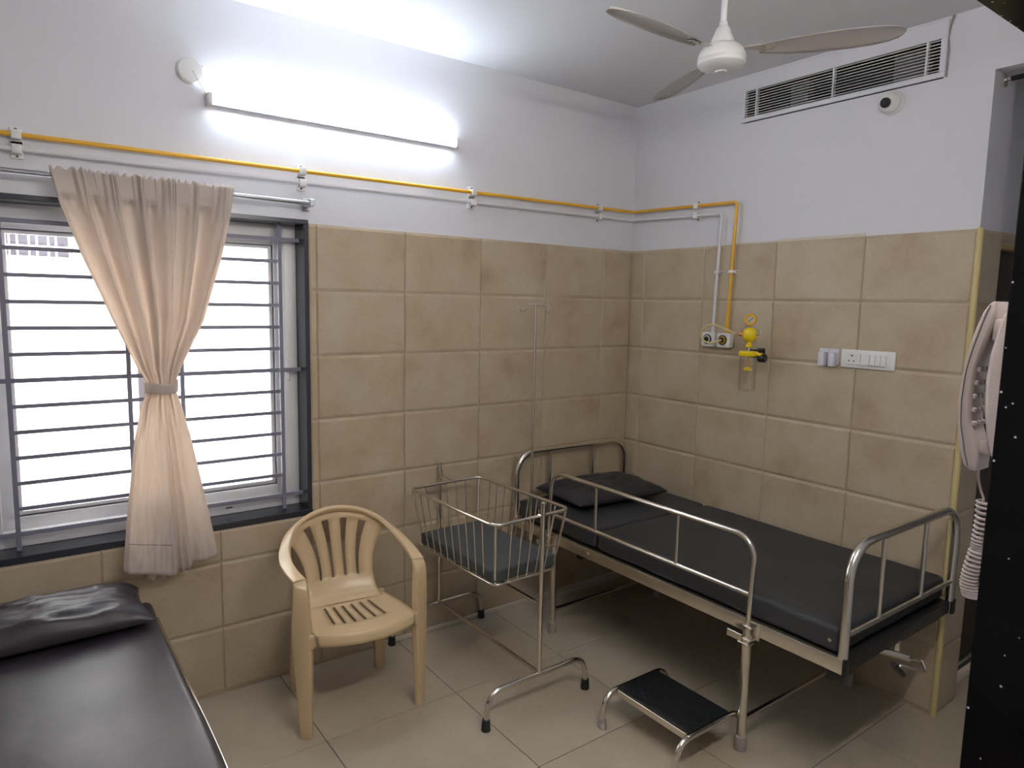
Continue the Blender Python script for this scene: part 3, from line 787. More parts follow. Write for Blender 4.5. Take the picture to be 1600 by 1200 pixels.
# dome camera
dc = thing('dome_camera', 'small white security camera below the air grille', 'camera', (0, -1.512, 2.634))
part('base', MB().lathe([(0.050, 0.0005), (0.050, 0.012), (0.046, 0.018)], (0, -1.515, 2.634), (-1, 0, 0), 32), M['white_plastic'], dc)
LD = Vector((-0.95, -0.10, -0.24)).normalized(); cc = Vector((-0.030, -1.512, 2.633))
ball = MB(); prof = [(0.043 * math.sin(a), -0.043 * math.cos(a)) for a in [PI * k / 16 for k in range(0, 14)]]
ball.lathe(prof, cc, LD, 32)
bo = part('eyeball', ball, M['white_plastic'], dc)
part('lens', MB().lathe([(0.0215, 0.030), (0.0210, 0.0415), (0.0185, 0.0420), (0.0175, 0.0400), (0.010, 0.0405), (0.0085, 0.0418), (0, 0.0425)], cc, LD, 28), M['black_plastic'], bo)

# ================================================================== CEILING FAN
FXc, FYc, FZ = -0.947, -1.334, 2.673
fan = thing('ceiling_fan', 'white three blade ceiling fan hanging from the ceiling', 'fan', (FXc, FYc, ZC))
part('downrod', MB().tube([(FXc, FYc, 2.74), (FXc, FYc, ZC - 0.002)], 0.0115, 16), M['fan'], fan)
part('ceiling_canopy', MB().lathe([(0.014, -0.045), (0.030, -0.036), (0.052, -0.014), (0.058, -0.001)], (FXc, FYc, ZC), (0, 0, 1), 30), M['fan'], fan)
part('rod_collar', MB().lathe([(0.0155, 0.085), (0.0155, 0.115), (0.012, 0.117)], (FXc, FYc, FZ), (0, 0, 1), 20), M['fan'], fan)
part('lower_canopy', MB().lathe([(0.018, 0.100), (0.025, 0.092), (0.034, 0.070), (0.042, 0.048), (0.050, 0.036), (0.051, 0.033)], (FXc, FYc, FZ), (0, 0, 1), 32), M['fan'], fan)
part('motor_housing', MB().lathe([(0.050, 0.034), (0.060, 0.032), (0.074, 0.020), (0.084, 0.004), (0.088, -0.012), (0.088, -0.020), (0.084, -0.0225), (0.084, -0.0255), (0.087, -0.029), (0.087, -0.036), (0.083, -0.040), (0.068, -0.048), (0.045, -0.055), (0.022, -0.058), (0.021, -0.062), (0, -0.063)], (FXc, FYc, FZ), (0, 0, 1), 44), M['fan'], fan)
def blade(a, tilt=math.radians(11)):
    rt = Matrix.Translation((FXc, FYc, FZ + 0.004)) @ Matrix.Rotation(a, 4, 'Z')
    tabw = [(0.13, 0.052), (0.16, 0.070), (0.22, 0.098), (0.32, 0.122), (0.42, 0.128), (0.50, 0.118), (0.55, 0.098), (0.58, 0.070), (0.595, 0.036), (0.60, 0.004)]
    rows = []
    n = 40
    for i in range(n + 1):
        q = i / n; r = 0.13 + (0.60 - 0.13) * (1 - (1 - q) ** 1.5)
        w = interp(tabw, r); row = []
        for k in range(9):
            s = k / 8 - 0.5
            cz = 0.010 * (1 - (2 * s) ** 2)
            p = Vector((r, s * w + 0.006 * math.sin(q * 3), cz))
            p = Matrix.Rotation(-tilt, 3, 'X') @ p
            row.append(rt @ p)
        rows.append(row)
    b = part('blade', MB().grid(rows), M['fan_blade'], fan)
    md = b.modifiers.new('thick', 'SOLIDIFY'); md.thickness = 0.0016
    arm = MB().sweep([rt @ Vector((x, 0, z)) for x, z in ((0.070, 0.010), (0.095, 0.010), (0.13, 0.006), (0.185, 0.004))], [rt.to_3x3() @ (Matrix.Rotation(-tilt * f, 3, 'X') @ Vector((0, 1, 0))) for f in (0, .3, 1, 1)], [rt.to_3x3() @ Vector((0, 0, 1))] * 4, [0.030, 0.026, 0.040, 0.030], [0.004] * 4)
    part('blade_arm', arm, M['fan_blade'], b)
    for x, y in ((0.150, 0.012), (0.150, -0.012), (0.178, 0.0)):
        part('screw', MB().lathe([(0.004, 0.001), (0.004, -0.004), (0, -0.005)], rt @ (Matrix.Rotation(-tilt, 3, 'X') @ Vector((x, y, 0.001))), (0, 0, 1), 10), M['steel'], b)
for a in (-61.0, -178.5, 64.0): blade(math.radians(a))

# rod over the passage opening
cr = thing('passage_rod', 'short dark curtain rod on a bracket under the opening head', 'curtain rod', (0.08, -1.92, 2.655))
part('bracket', MB().box(0.062, 0.098, YE - 0.012, YE - 0.0005, 2.63, 2.675, 0.002, 1).box(0.074, 0.086, YE - 0.05, YE - 0.01, 2.648, 2.660, 0.002, 1), M['steel'], cr)
part('pole', MB().tube([(0.08, YE - 0.03, 2.654), (0.08, YN + 0.004, 2.654)], 0.010, 12), M['dark_steel'], cr)

# ================================================================== HOSPITAL BED
BX0, BX1, BY0, BY1 = -0.918, -0.045, -0.055, -1.948
bed = thing('hospital_bed', 'stainless steel hospital bed frame in the corner with side rail', 'bed', (-0.48, -1.0, 0))
part('side_panel', MB().box(BX0 - 0.002, BX0 + 0.022, BY1, BY0, 0.504, 0.558, 0.003, 2), M['steel_dull'], bed)
part('side_panel', MB().box(BX1 - 0.022, BX1 + 0.002, BY1, BY0, 0.504, 0.558, 0.003, 2), M['steel_dull'], bed)
part('end_panel', MB().box(BX0 + 0.022, BX1 - 0.022, BY1 + 0.002, BY1 + 0.032, 0.504, 0.555, 0.003, 2), M['dark_steel'], bed)
part('end_panel', MB().box(BX0 + 0.022, BX1 - 0.022, BY0 - 0.032, BY0 - 0.002, 0.504, 0.555, 0.003, 2), M['steel_dull'], bed)
part('lower_channel', MB().box(BX0 + 0.02, BX1 - 0.02, BY1 + 0.04, BY1 + 0.07, 0.455, 0.503, 0.003, 1).box(BX0 + 0.02, BX1 - 0.02, -0.60, -0.57, 0.47, 0.503, 0.003, 1), M['dark_steel'], bed)
for (x, y) in ((BX0 + 0.008, BY1 - 0.004), (BX1 - 0.008, BY1 - 0.004)):
    part('corner_cap', MB().box(x - 0.014, x + 0.014, y - 0.006, y + 0.006, 0.500, 0.562, 0.003, 2), M['black_plastic'], bed)
deck = part('deck', MB().box(BX0 + 0.022, BX1 - 0.022, BY1 + 0.034, BY0 - 0.034, 0.545, 0.553, 0, 1), M['dark_steel'], bed)
bd_ = part('bolt', MB().lathe([(0.008, 0), (0.007, 0.006), (0, 0.007)], (BX0 - 0.002, -0.675, 0.53), (-1, 0, 0), 12), M['steel'], bed)
lx0, lx1, ly0, ly1 = -0.889, -0.066, -0.385, -1.556
for (x, y) in ((lx0, ly0), (lx1, ly0), (lx0, ly1), (lx1, ly1)):
    lg = part('leg', MB().tube([(x, y, 0.03), (x, y, 0.505)], 0.0185, 16), M['steel'], bed)
    part('rubber_foot', MB().lathe([(0.022, 0.0), (0.0235, 0.004), (0.0225, 0.058), (0.019, 0.062)], (x, y, 0.0), (0, 0, 1), 20), M['grey_rubber'], lg)
for y in (ly0, ly1):
    part('leg_brace', MB().tube([(lx0, y, 0.125), (lx1, y, 0.125)], 0.0125, 12), M['steel'], bed)
def end_board(name, y, top, low, bars):
    xa, xb = -0.907, -0.060
    pts = fillet([(xa, y, 0.556), (xa, y, top), (xb, y, top), (xb, y, 0.556)], 0.125, 10)
    b = part(name, MB().tube(pts, 0.0165, 16), M['steel'], bed)
    part('lower_rail', MB().tube([(xa, y, low), (xb, y, low)], 0.0095, 12), M['steel'], b)
    for x in bars: part('bar', MB().tube([(x, y, low), (x, y, top - 0.008)], 0.0085, 12), M['steel'], b)
end_board('footboard', -1.940, 0.955, 0.637, (-0.675, -0.343))
end_board('headboard', -0.066, 0.915, 0.637, (-0.667, -0.333))
# side rail
rx = -0.942
pts = fillet([(rx, -0.392, 0.47), (rx, -0.420, 0.890), (rx, -1.602, 0.890), (rx, -1.590, 0.468)], [0.085, 0.085], 9)
rl = part('side_rail', MB().tube(pts, 0.0105, 14), M['steel'], bed)
part('lower_rail', MB().tube([(rx, -0.408, 0.669), (rx, -1.594, 0.667)], 0.0095, 12), M['steel'], rl)
for y in (-0.745, -1.236): part('bar', MB().tube([(rx, y, 0.669), (rx, y, 0.884)], 0.0078, 12), M['steel'], rl)
for y in (-0.395, -1.588):
    cl = MB().box(rx - 0.022, BX0 - 0.003, y - 0.030, y + 0.004, 0.492, 0.500, 0.001, 1).box(rx - 0.022, BX0 - 0.003, y - 0.034, y + 0.004, 0.545, 0.551, 0.001, 1).box(BX0 - 0.006, BX0 - 0.0025, y - 0.042, y + 0.006, 0.490, 0.556, 0.001, 1)
    cl.box(rx - 0.014, rx - 0.010, y + 0.012, y + 0.078, 0.478, 0.505, 0.001, 1).box(rx - 0.014, BX0 - 0.002, y - 0.02, y + 0.03, 0.470, 0.476, 0.001, 1)
    part('rail_catch', cl, M['steel_dull'], rl)
# crank
ck = MB().tube([(-0.615, -1.885, 0.492), (-0.502, -1.985, 0.456)], 0.013, 14).box(-0.482, -0.470, -1.940, -1.922, 0.428, 0.503, 0.002, 1)
crk = part('crank', ck, M['steel'], bed)
part('crank_handle', MB().tube(fillet([(-0.510, -1.978, 0.459), (-0.508, -2.030, 0.468), (-0.518, -2.050, 0.440), (-0.722, -2.020, 0.522), (-0.640, -2.020, 0.456)], [0.008, 0.008, 0.010], 4), 0.0055, 10), M['steel'], crk)
part('grip', MB().tube([(-0.712, -2.020, 0.514), (-0.634, -2.020, 0.451)], 0.0110, 12), M['black_plastic'], crk)

def soft(amp, sc, seed):
    return lambda p, n: n * (noise.noise(Vector((p.x * sc + seed, p.y * sc, p.z * sc))) * amp)
mz0, mz1 = 0.556, 0.652
def mattress(y0, y1, label, d=0.0):
    mb = MB().rbox(((-0.897 - 0.062) / 2, (y0 + y1) / 2, (mz0 + mz1 + d) / 2), ((0.897 - 0.062) / 2, abs(y1 - y0) / 2, (mz1 + d - mz0) / 2), 0.022, 14, 4, soft(0.005, 5, y0))
    return single('mattress', mb, M['rexine'], label, 'mattress', (-0.48, (y0 + y1) / 2, mz0), 'hospital bed mattress sections', 60)
mh = mattress(-0.085, -0.700, 'short black head section of the hospital bed mattress', 0.004)
mf = mattress(-0.706, -1.918, 'long black foot section of the hospital bed mattress')
part('eyelet', MB().lathe([(0.007, 0), (0.007, 0.003), (0.003, 0.003), (0, 0.002)], (-0.897, -1.885, 0.600), (-1, 0, 0), 14), M['steel'], mf)

def pillow(c, a, b, hh, rot, seed, wr=0.006, n=44, under=0.8):
    top = []; bot = []
    rt = Matrix.Rotation(rot, 3, 'Z')
    for s, lst in ((1, top), (-1, bot)):
        for i in range(n + 1):
            row = []
            for j in range(n + 1):
                u, v = 2 * i / n - 1, 2 * j / n - 1
                u = math.sin(u * PI / 2); v = math.sin(v * PI / 2)
                e = max(0.0, (1 - u ** 4) * (1 - v ** 4)) ** 0.5
                x = a * u * (1 - 0.05 * (1 - v * v)); y = b * v * (1 - 0.05 * (1 - u * u))
                z = s * hh * e * (1.0 if s > 0 else under)
                w = noise.noise(Vector((u * 2.6 + seed, v * 3.4, s))) * wr * 2 + noise.noise(Vector((u * 7 + seed, v * 9, s * 2))) * wr
                z += w * e * s * (1.0 if s > 0 else 0.2)
                row.append(Vector(c) + rt @ Vector((x, y, z)))
            lst.append(row)
    mb = MB().grid(top); mb.grid([r[::-1] for r in bot])
    bm = bmesh.new(); vs_ = [bm.verts.new(p) for p in mb.v]
    for f in mb.f: bm.faces.new([vs_[i] for i in f])
    bmesh.ops.remove_doubles(bm, verts=bm.verts[:], dist=1e-5); bm.verts.index_update()
    return MB().bm_add(bm)
single('pillow', pillow((-0.478, -0.300, 0.700), 0.315, 0.205, 0.066, math.radians(-4), 3.3, 0.006, 44, 0.55), M['rexine_blue'], 'black rexine pillow at the head of the hospital bed', 'pillow', (-0.47, -0.262, 0.66), smooth=0)

# ================================================================== IV POLE
iv = thing('iv_pole', 'tall thin steel IV pole with two hooks at the bed head', 'IV pole', (-0.945, -0.25, 0.5))
part('pole', MB().tube([(-0.945, -0.250, 0.48), (-0.945, -0.250, 1.735)], 0.0072, 12), M['steel'], iv)
part('socket_sleeve', MB().tube([(-0.945, -0.250, 0.485), (-0.945, -0.250, 0.575)], 0.010, 14).box(-0.945, BX0 - 0.0025, -0.258, -0.242, 0.515, 0.545, 0.001, 1), M['steel'], iv)
dr = Vector((0.86, -0.50, 0)).normalized()
for s in (-1, 1):
    d = dr * s; c = Vector((-0.945, -0.25, 1.735))
    pts = [c, c + d * 0.036]
    o_ = c + d * 0.036
    hk = [o_ + d * 0.010 + Vector((0, 0, -0.012)), o_ + d * 0.016 + Vector((0, 0, -0.030)), o_ + d * 0.030 + Vector((0, 0, -0.038)), o_ + d * 0.044 + Vector((0, 0, -0.028)), o_ + d * 0.047 + Vector((0, 0, -0.010)), o_ + d * 0.040 + Vector((0, 0, 0.006))]
    part('hook', MB().tube(catmull(pts + hk, 5), 0.0040, 8), M['steel'], iv)

# ================================================================== CRADLE (bassinet)
cx = -1.380; yn, yf = -0.885, -0.032
bs = thing('bassinet', 'steel newborn cradle with a hanging wire basket beside the bed', 'cradle', (cx, -0.46, 0))
for nm, y in (('near', yn), ('far', yf)):
    ef = part('stand_end', MB().tube(fillet([(cx - 0.272, y, 0.035), (cx - 0.262, y, 0.158), (cx + 0.262, y, 0.158), (cx + 0.272, y, 0.035)], 0.075, 8), 0.0118, 14), M['steel'], bs)
    for s in (-1, 1):
        part('rubber_foot', MB().lathe([(0.0185, 0.0), (0.0195, 0.003), (0.0165, 0.046), (0.0145, 0.048)], (cx + s * 0.273, y, 0.0), (0, 0, 1), 18), M['rubber'], ef)
    part('post', MB().tube([(cx, y, 0.162), (cx, y, 0.915)], [0.0104, 0.0104], 14).lathe([(0.0104, 0), (0.007, 0.004), (0, 0.005)], (cx, y, 0.915), (0, 0, 1), 14), M['steel'], ef)
part('lower_stretcher', MB().tube([(cx, yn, 0.162), (cx, yf, 0.162)], 0.0095, 12), M['steel'], bs)
part('upper_stretcher', MB().tube([(cx, yn, 0.469), (cx, yf, 0.469)], 0.0095, 12), M['steel'], bs)
# hanging basket
bc = Vector((-1.385, -0.470, 0)); brot = Matrix.Rotation(math.radians(2.2), 3, 'Z')
def bp_(x, y, z): return bc + brot @ Vector((x, y, z))
zt, zb = 0.832, 0.552
ax_, ay_, bx_, by_ = 0.208, 0.345, 0.172, 0.300
def rrect(hx, hy, z, r, n=6):
    P = []
    for (sx_, sy_, a0) in ((1, 1, 0), (-1, 1, 90), (-1, -1, 180), (1, -1, 270)):
        for k in range(n + 1):
            a = math.radians(a0 + 90 * k / n)
            P.append(bp_(sx_ * (hx - r) + r * math.cos(a), sy_ * (hy - r) + r * math.sin(a), z))
    return P
bk = part('basket', MB().tube(rrect(ax_, ay_, zt, 0.040), 0.0078, 12, True), M['steel'], bs)
part('bottom_rim', MB().tube(rrect(bx_, by_, zb, 0.035), 0.0058, 12, True), M['steel'], bk)
for sx_ in (-1, 1):
    for sy_ in (-1, 1):
        part('corner_post', MB().tube([bp_(sx_ * (ax_ - 0.010), sy_ * (ay_ - 0.010), zt), bp_(sx_ * (bx_ - 0.009), sy_ * (by_ - 0.009), zb)], 0.0058, 10), M['steel'], bk)
for sx_ in (-1, 1):
    for k in range(9):
        f = (k + 1) / 10 * 2 - 1
        part('wire', MB().tube([bp_(sx_ * ax_, f * (ay_ - 0.03), zt), bp_(sx_ * bx_, f * (by_ - 0.02), zb)], 0.0029, 6), M['steel'], bk)
for sy_ in (-1, 1):
    for k in range(5):
        f = (k + 1) / 6 * 2 - 1
        part('wire', MB().tube([bp_(f * (ax_ - 0.03), sy_ * ay_, zt), bp_(f * (bx_ - 0.02), sy_ * by_, zb)], 0.0029, 6), M['steel'], bk)
for k in range(5):
    y = by_ * ((k + 1) / 3 - 1)
    part('base_wire', MB().tube([bp_(-bx_, y, zb), bp_(bx_, y, zb)], 0.0030, 6), M['steel'], bk)
# swing hangers: hook over a pin on each post
for y, s in ((yn, 1), (yf, -1)):
    a = bp_(-0.045, -s * ay_, zt); b = bp_(0.045, -s * ay_, zt); t_ = Vector((cx, y + s * 0.018, zt + 0.022))
    hg = part('hanger', MB().tube([a, t_, b], 0.0042, 8), M['steel'], bk)
    part('hanger_pin', MB().tube([(cx, y - s * 0.004, zt + 0.024), (cx, y + s * 0.030, zt + 0.024)], 0.0042, 8).tube([(cx, y + s * 0.027, zt + 0.022), (cx, y + s * 0.027, zt + 0.048)], 0.003, 8), M['steel'], bs)
pd = MB().rbox((0, 0, 0), (0.176, 0.300, 0.030), 0.014, 10, 3, soft(0.004, 6, 2))
for p in pd.v:
    p.xyz = bp_(p.x, p.y, 0) + Vector((0, 0, zb + 0.036 + p.z + 0.002))
single('cradle_pad', pd, M['foam'], 'dark grey foam pad lying in the wire cradle basket', 'pad', (bc.x, bc.y, zb), smooth=60)

# ================================================================== STEP STOOL
st = thing('step_stool', 'low steel foot step with a black rubber top beside the bed', 'step stool', (-1.11, -1.38, 0))
sx0, sx1, sy0, sy1, sz = -1.178, -0.930, -1.520, -1.152, 0.156
part('tray', MB().box(sx0, sx1, sy0 + 0.004, sy1 - 0.004, sz - 0.034, sz - 0.004, 0.003, 1), M['steel_dull'], st)
part('tread', MB().rbox(((sx0 + sx1) / 2, (sy0 + sy1) / 2, sz - 0.0015), ((sx1 - sx0) / 2 - 0.001, (sy1 - sy0) / 2 + 0.002, 0.0045), 0.0035, 4, 2), M['tread'], st, 'black rubber tread')
for y, s in ((sy1 + 0.008, 1), (sy0 - 0.008, -1)):
    yo = y
    P = fillet([(sx0 - 0.067, yo, 0.030), (sx0 - 0.062, y, sz - 0.012), (sx1 + 0.070, y, sz - 0.012), (sx1 + 0.075, yo, 0.030)], 0.066, 9)
    f_ = part('leg_frame', MB().tube(P, 0.0120, 14), M['steel'], st)
    for x in (sx0 - 0.0672, sx1 + 0.0752):
        part('rubber_foot', MB().lathe([(0.0165, 0.0), (0.0175, 0.004), (0.0165, 0.022), (0.0150, 0.024), (0.0160, 0.027), (0.0145, 0.044)], (x, yo, 0.0), (0, 0, 1), 18), M['grey_rubber'], f_)

# ================================================================== PLASTIC CHAIR
ch = thing('plastic_chair', 'cream moulded plastic armchair with slotted back by the window', 'chair', (-2.007, -0.350, 0), None, math.radians(-5.5))
def rail_pts():
    half = [(0.250, -0.150, 0.632), (0.262, -0.060, 0.640), (0.263, 0.040, 0.655), (0.243, 0.125, 0.688), (0.195, 0.200, 0.730), (0.110, 0.248, 0.764), (0.0, 0.264, 0.778)]
    full = [Vector((-x, y, z)) for x, y, z in half] + [Vector(p) for p in half[-2::-1]]
    return catmull(full, 7)
rp = rail_pts(); n = len(rp); wv = []; tv = []; ww = []; tt = []
for i in range(n):
    t = (rp[min(i + 1, n - 1)] - rp[max(i - 1, 0)]).normalized()
    out = Vector((rp[i].x, rp[i].y - 0.0, 0)).normalized()
    side_ = t.cross(Vector((0, 0, 1))).normalized()      # outward in plan
    k = abs(2 * i / (n - 1) - 1)                         # 1 at the arm fronts, 0 at the back
    up = side_.cross(t).normalized()
    lean = (1 - k) * 0.9
    w_ = (side_ * math.cos(lean) + up * math.sin(lean)).normalized()
    if w_.z < 0 and lean > 0.3: w_ = (side_ * math.cos(lean) - up * math.sin(lean)).normalized()
    wv.append(w_); tv.append(t.cross(w_).normalized()); ww.append(0.046 + 0.006 * k); tt.append(0.022)
part('arm_rail', MB().sweep(rp, wv, tv, ww, tt, 0.45), M['chair'], ch)
for s in (-1, 1):
    # front leg: outer web and front web make an L section, rising into the arm
    P = [(s * 0.243, -0.188, 0.0), (s * 0.245, -0.180, 0.15), (s * 0.248, -0.172, 0.32), (s * 0.250, -0.166, 0.44), (s * 0.251, -0.163, 0.55), (s * 0.252, -0.158, 0.605), (s * 0.251, -0.140, 0.628), (s * 0.252, -0.115, 0.634)]
    wd = [(0.046, 0.028), (0.058, 0.032), (0.074, 0.036), (0.078, 0.038), (0.064, 0.036), (0.056, 0.032), (0.049, 0.024), (0.048, 0.020)]
    PP = catmull(P, 4); ws = catmull([(a, b, 0) for a, b in wd], 4)
    fwdv = Vector((0, -1, 0))
    tv2 = []; wv2 = []
    for i in range(len(PP)):
        t = (PP[min(i + 1, len(PP) - 1)] - PP[max(i - 1, 0)]).normalized()
        turn = 0.62 * interp([(0.0, 1.0), (0.45, 1.0), (0.60, 0.5), (0.63, 0.0)], PP[i].z) if i < len(PP) - 8 else 0.0
        wx = Vector((math.cos(turn), s * math.sin(turn), 0)); wx = (wx - t * wx.dot(t)).normalized()
        wv2.append(wx); tv2.append(wx.cross(t).normalized())
    part('leg', MB().sweep(PP, wv2, tv2, [v.x for v in ws], [v.y for v in ws], 0.4), M['chair'], ch)
    # rear leg
    P = [(s * 0.198, 0.190, 0.0), (s * 0.190, 0.178, 0.20), (s * 0.178, 0.160, 0.395)]
    PP = catmull(P, 5); ln = len(PP)
    part('leg', MB().sweep(PP, [Vector((1, 0, 0))] * ln, [Vector((0, 1, 0))] * ln, [0.046 + 0.02 * i / ln for i in range(ln)], [0.040] * ln, 0.4), M['chair'], ch)
# seat : sheet with six slots and a rolled front lip
slots = [-0.108 + 0.0432 * k for k in range(6)]
ub = [-1.0]
us = []
rows = []
def seat_pt(x_rel, v):
    """x_rel -1..1, v 0 rear .. 1 front edge .. >1 lip"""
    hw = interp([(0, 0.168), (0.15, 0.180), (0.6, 0.205), (0.86, 0.212), (1.0, 0.210), (1.3, 0.206)], v)
    yr = 0.120
    yfr = -0.262 + 0.055 * abs(x_rel) ** 2.2
    vv = min(v, 1.0)
    y = yr + (yfr - yr) * vv
    z = 0.418 + 0.014 * vv - 0.018 * (1 - abs(x_rel) ** 2) * math.sin(PI * min(vv * 1.05, 1)) 
    z += 0.010 * max(0, abs(x_rel) - 0.85) / 0.15 * 0
    if v > 1.0:
        q = (v - 1) / 0.3; a = q * 1.35
        y -= 0.020 * math.sin(a); z -= 0.020 * (1 - math.cos(a)) + 0.030 * q * q
    elif v > 0.9: z -= 0.003 * ((v - 0.9) / 0.1) ** 2
    return Vector((x_rel * hw, y, z))
xcols = [-1, -0.93, -0.82, -0.70]
for sx_ in slots:
    c_ = sx_ / 0.205
    xcols += [c_ - 0.030, c_ + 0.030]
xcols += [0.66, 0.80, 0.92, 1.0]
vrows = [0, 0.06, 0.13, 0.20, 0.26, 0.32, 0.38, 0.44, 0.50, 0.56, 0.62, 0.68, 0.76, 0.84, 0.92, 1.0, 1.06, 1.12, 1.18, 1.24, 1.30]
bend = lambda v: 0.055 * math.sin((v - 0.2) / 0.48 * PI * 0.5) if 0.2 <= v <= 0.68 else 0
pts = []
for v in vrows:
    row = []
    for x in xcols:
        inn = abs(x) < 0.6
        row.append(seat_pt(x + (0.03 * math.sin((v - 0.2) * 4.5) - 0.03 if inn else 0), v))
    pts.append(row)
def skip_seat(i, j):
    return 3 <= i <= 10 and j >= 4 and (j - 4) % 2 == 0 and j <= 14
seat = part('seat', MB().grid(pts, skip_seat), M['chair'], ch, smooth=0)
md = seat.modifiers.new('thick', 'SOLIDIFY'); md.thickness = 0.006; md.offset = -1
# seat side webs joining the front legs
for s in (-1, 1):
    part('seat_bracket', MB().sweep([(s * 0.165, -0.205, 0.402), (s * 0.205, -0.198, 0.400), (s * 0.225, -0.190, 0.394), (s * 0.243, -0.180, 0.380)], [Vector((0, 0, 1))] * 4, [Vector((0, -1, 0))] * 4, [0.030, 0.046, 0.066, 0.110], [0.030, 0.030, 0.030, 0.026], 0.5), M['chair'], ch)
# backrest : fan-shaped panel with four slots
def back_pt(s, t):
    """s -1..1 across, t 0 (seat) .. 1 (top rail)"""
    hw = interp([(0, 0.166), (0.12, 0.152), (0.3, 0.150), (0.5, 0.158), (0.7, 0.178), (0.85, 0.203), (1.0, 0.235)], t)
    zt_ = 0.768 - 0.070 * abs(s) ** 2.0
    z = interp([(0, 0.4165), (0.03, 0.4205), (0.06, 0.430), (0.09, 0.445), (0.13, 0.468)], t) if t < 0.13 else 0.468 + (zt_ - 0.468) * (t - 0.13) / 0.87
    yb = interp([(0, 0.062), (0.03, 0.100), (0.06, 0.124), (0.09, 0.140), (0.15, 0.158), (0.5, 0.202), (1.0, 0.254)], t)
    y = yb - 0.055 * abs(s) ** 2 * (0.25 + 0.75 * t)
    return Vector((s * hw, y, z))
cen = [-0.58, -0.195, 0.195, 0.58]
def slot_hw(t): return interp([(0.20, 0.036), (0.5, 0.050), (0.93, 0.075)], t)
trows = [0, 0.03, 0.06, 0.09, 0.13, 0.17, 0.205, 0.24, 0.32, 0.40, 0.48, 0.56, 0.64, 0.72, 0.80, 0.87, 0.925, 0.96, 1.0]
pts = []
for t in trows:
    row = [back_pt(-1, t), back_pt(-0.88, t)]
    h = slot_hw(t)
    for c_ in cen:
        cc_ = c_ * (0.95 + 0.07 * t)
        row += [back_pt(cc_ - h, t), back_pt(cc_ + h, t)]
    row += [back_pt(0.88, t), back_pt(1, t)]
    pts.append(row)
def skip_back(i, j): return 6 <= i <= 15 and j in (2, 4, 6, 8)
bkp = part('backrest', MB().grid(pts, skip_back), M['chair'], ch, smooth=0)
md = bkp.modifiers.new('thick', 'SOLIDIFY'); md.thickness = 0.006; md.offset = 0

# ================================================================== SECOND BED (examination couch)
ex = thing('examination_couch', 'steel framed couch in the near left corner of the room', 'bed', (-3.18, -1.18, 0))
eX0, eX1, eY0, eY1 = -3.66, -2.722, -0.13, -2.12
part('side_panel', MB().box(eX1 - 0.022, eX1, eY1, eY0, 0.425, 0.475, 0.003, 2), M['steel'], ex)
part('side_panel', MB().box(eX0, eX0 + 0.022, eY1, eY0, 0.425, 0.475, 0.003, 2), M['steel'], ex)
part('end_panel', MB().box(eX0 + 0.022, eX1 - 0.022, eY1, eY1 + 0.022, 0.425, 0.472, 0.003, 2), M['steel'], ex)
part('end_panel', MB().box(eX0 + 0.022, eX1 - 0.022, eY0 - 0.022, eY0, 0.425, 0.472, 0.003, 2), M['steel'], ex)
part('deck', MB().box(eX0 + 0.022, eX1 - 0.022, eY1 + 0.022, eY0 - 0.022, 0.455, 0.470), M['dark_steel'], ex)
for (x, y) in ((eX0 + 0.05, eY0 - 0.1), (eX1 - 0.05, eY0 - 0.1), (eX0 + 0.05, eY1 + 0.1), (eX1 - 0.05, eY1 + 0.1)):
    lg = part('leg', MB().tube([(x, y, 0.02), (x, y, 0.43)], 0.016, 14), M['steel'], ex)
    part('rubber_foot', MB().lathe([(0.020, 0.0), (0.021, 0.004), (0.019, 0.045)], (x, y, 0.0), (0, 0, 1), 16), M['grey_rubber'], lg)
def ex_disp(p, n):
    return n * (noise.noise(Vector((p.x * 3.2 + 4, p.y * 3.2, 1.0))) * 0.006 + noise.noise(Vector((p.x * 14, p.y * 6, 2.0))) * 0.0015)
emb = MB().rbox(((eX0 + 0.012 + -2.750) / 2, (-0.160 + -2.10) / 2, 0.5175), ((-2.750 - eX0 - 0.012) / 2, (2.10 - 0.160) / 2, 0.046), 0.028, 26, 6, ex_disp)
single('mattress', emb, M['leather'], 'dark leatherette mattress of the near left couch', 'mattress', (-3.2, -1.15, 0.472), smooth=0)
single('pillow', pillow((-3.160, -0.262, 0.590), 0.385, 0.168, 0.082, math.radians(1.5), 8.1, 0.010, 44, 0.30), M['leather'], 'shiny dark leatherette pillow on the near left couch', 'pillow', (-3.13, -0.29, 0.56), smooth=0)

# ================================================================== WALL TELEPHONE
px = -1.985
ph = thing('wall_telephone', 'off-white wall telephone with coiled cord beyond the granite jamb', 'telephone', (px, YN, 1.52))
def phone_shape(tabf, tabb, x0, x1, nz=40, rnd=0.5):
    """side profile in (y,z) swept across x with rounded section"""
    rows = []
    zs = [tabf[0][0] + (tabf[-1][0] - tabf[0][0]) * (0.5 - 0.5 * math.cos(PI * k / nz)) for k in range(nz + 1)]
    for z in zs:
        yf_, yb_ = interp(tabf, z), interp(tabb, z)
        cy_, hy_ = (yf_ + yb_) / 2, max((yf_ - yb_) / 2, 0.0008)
        e = min(1.0, (hy_ / 0.010)) ** 0.5
        hx_ = (x1 - x0) / 2 * (0.75 + 0.25 * e)
        row = []
        for k in range(20):
            a = 2 * PI * k / 20
            c, s = math.cos(a), math.sin(a)
            row.append(Vector(((x0 + x1) / 2 + hx_ * math.copysign(abs(c) ** rnd, c), cy_ + hy_ * math.copysign(abs(s) ** rnd, s), z)))
        rows.append(row)
    mb = MB().grid(rows, closed_u=True)
    mb.f.append(list(range(20))); mb.f.append([nz * 20 + k for k in range(20)])
    return mb
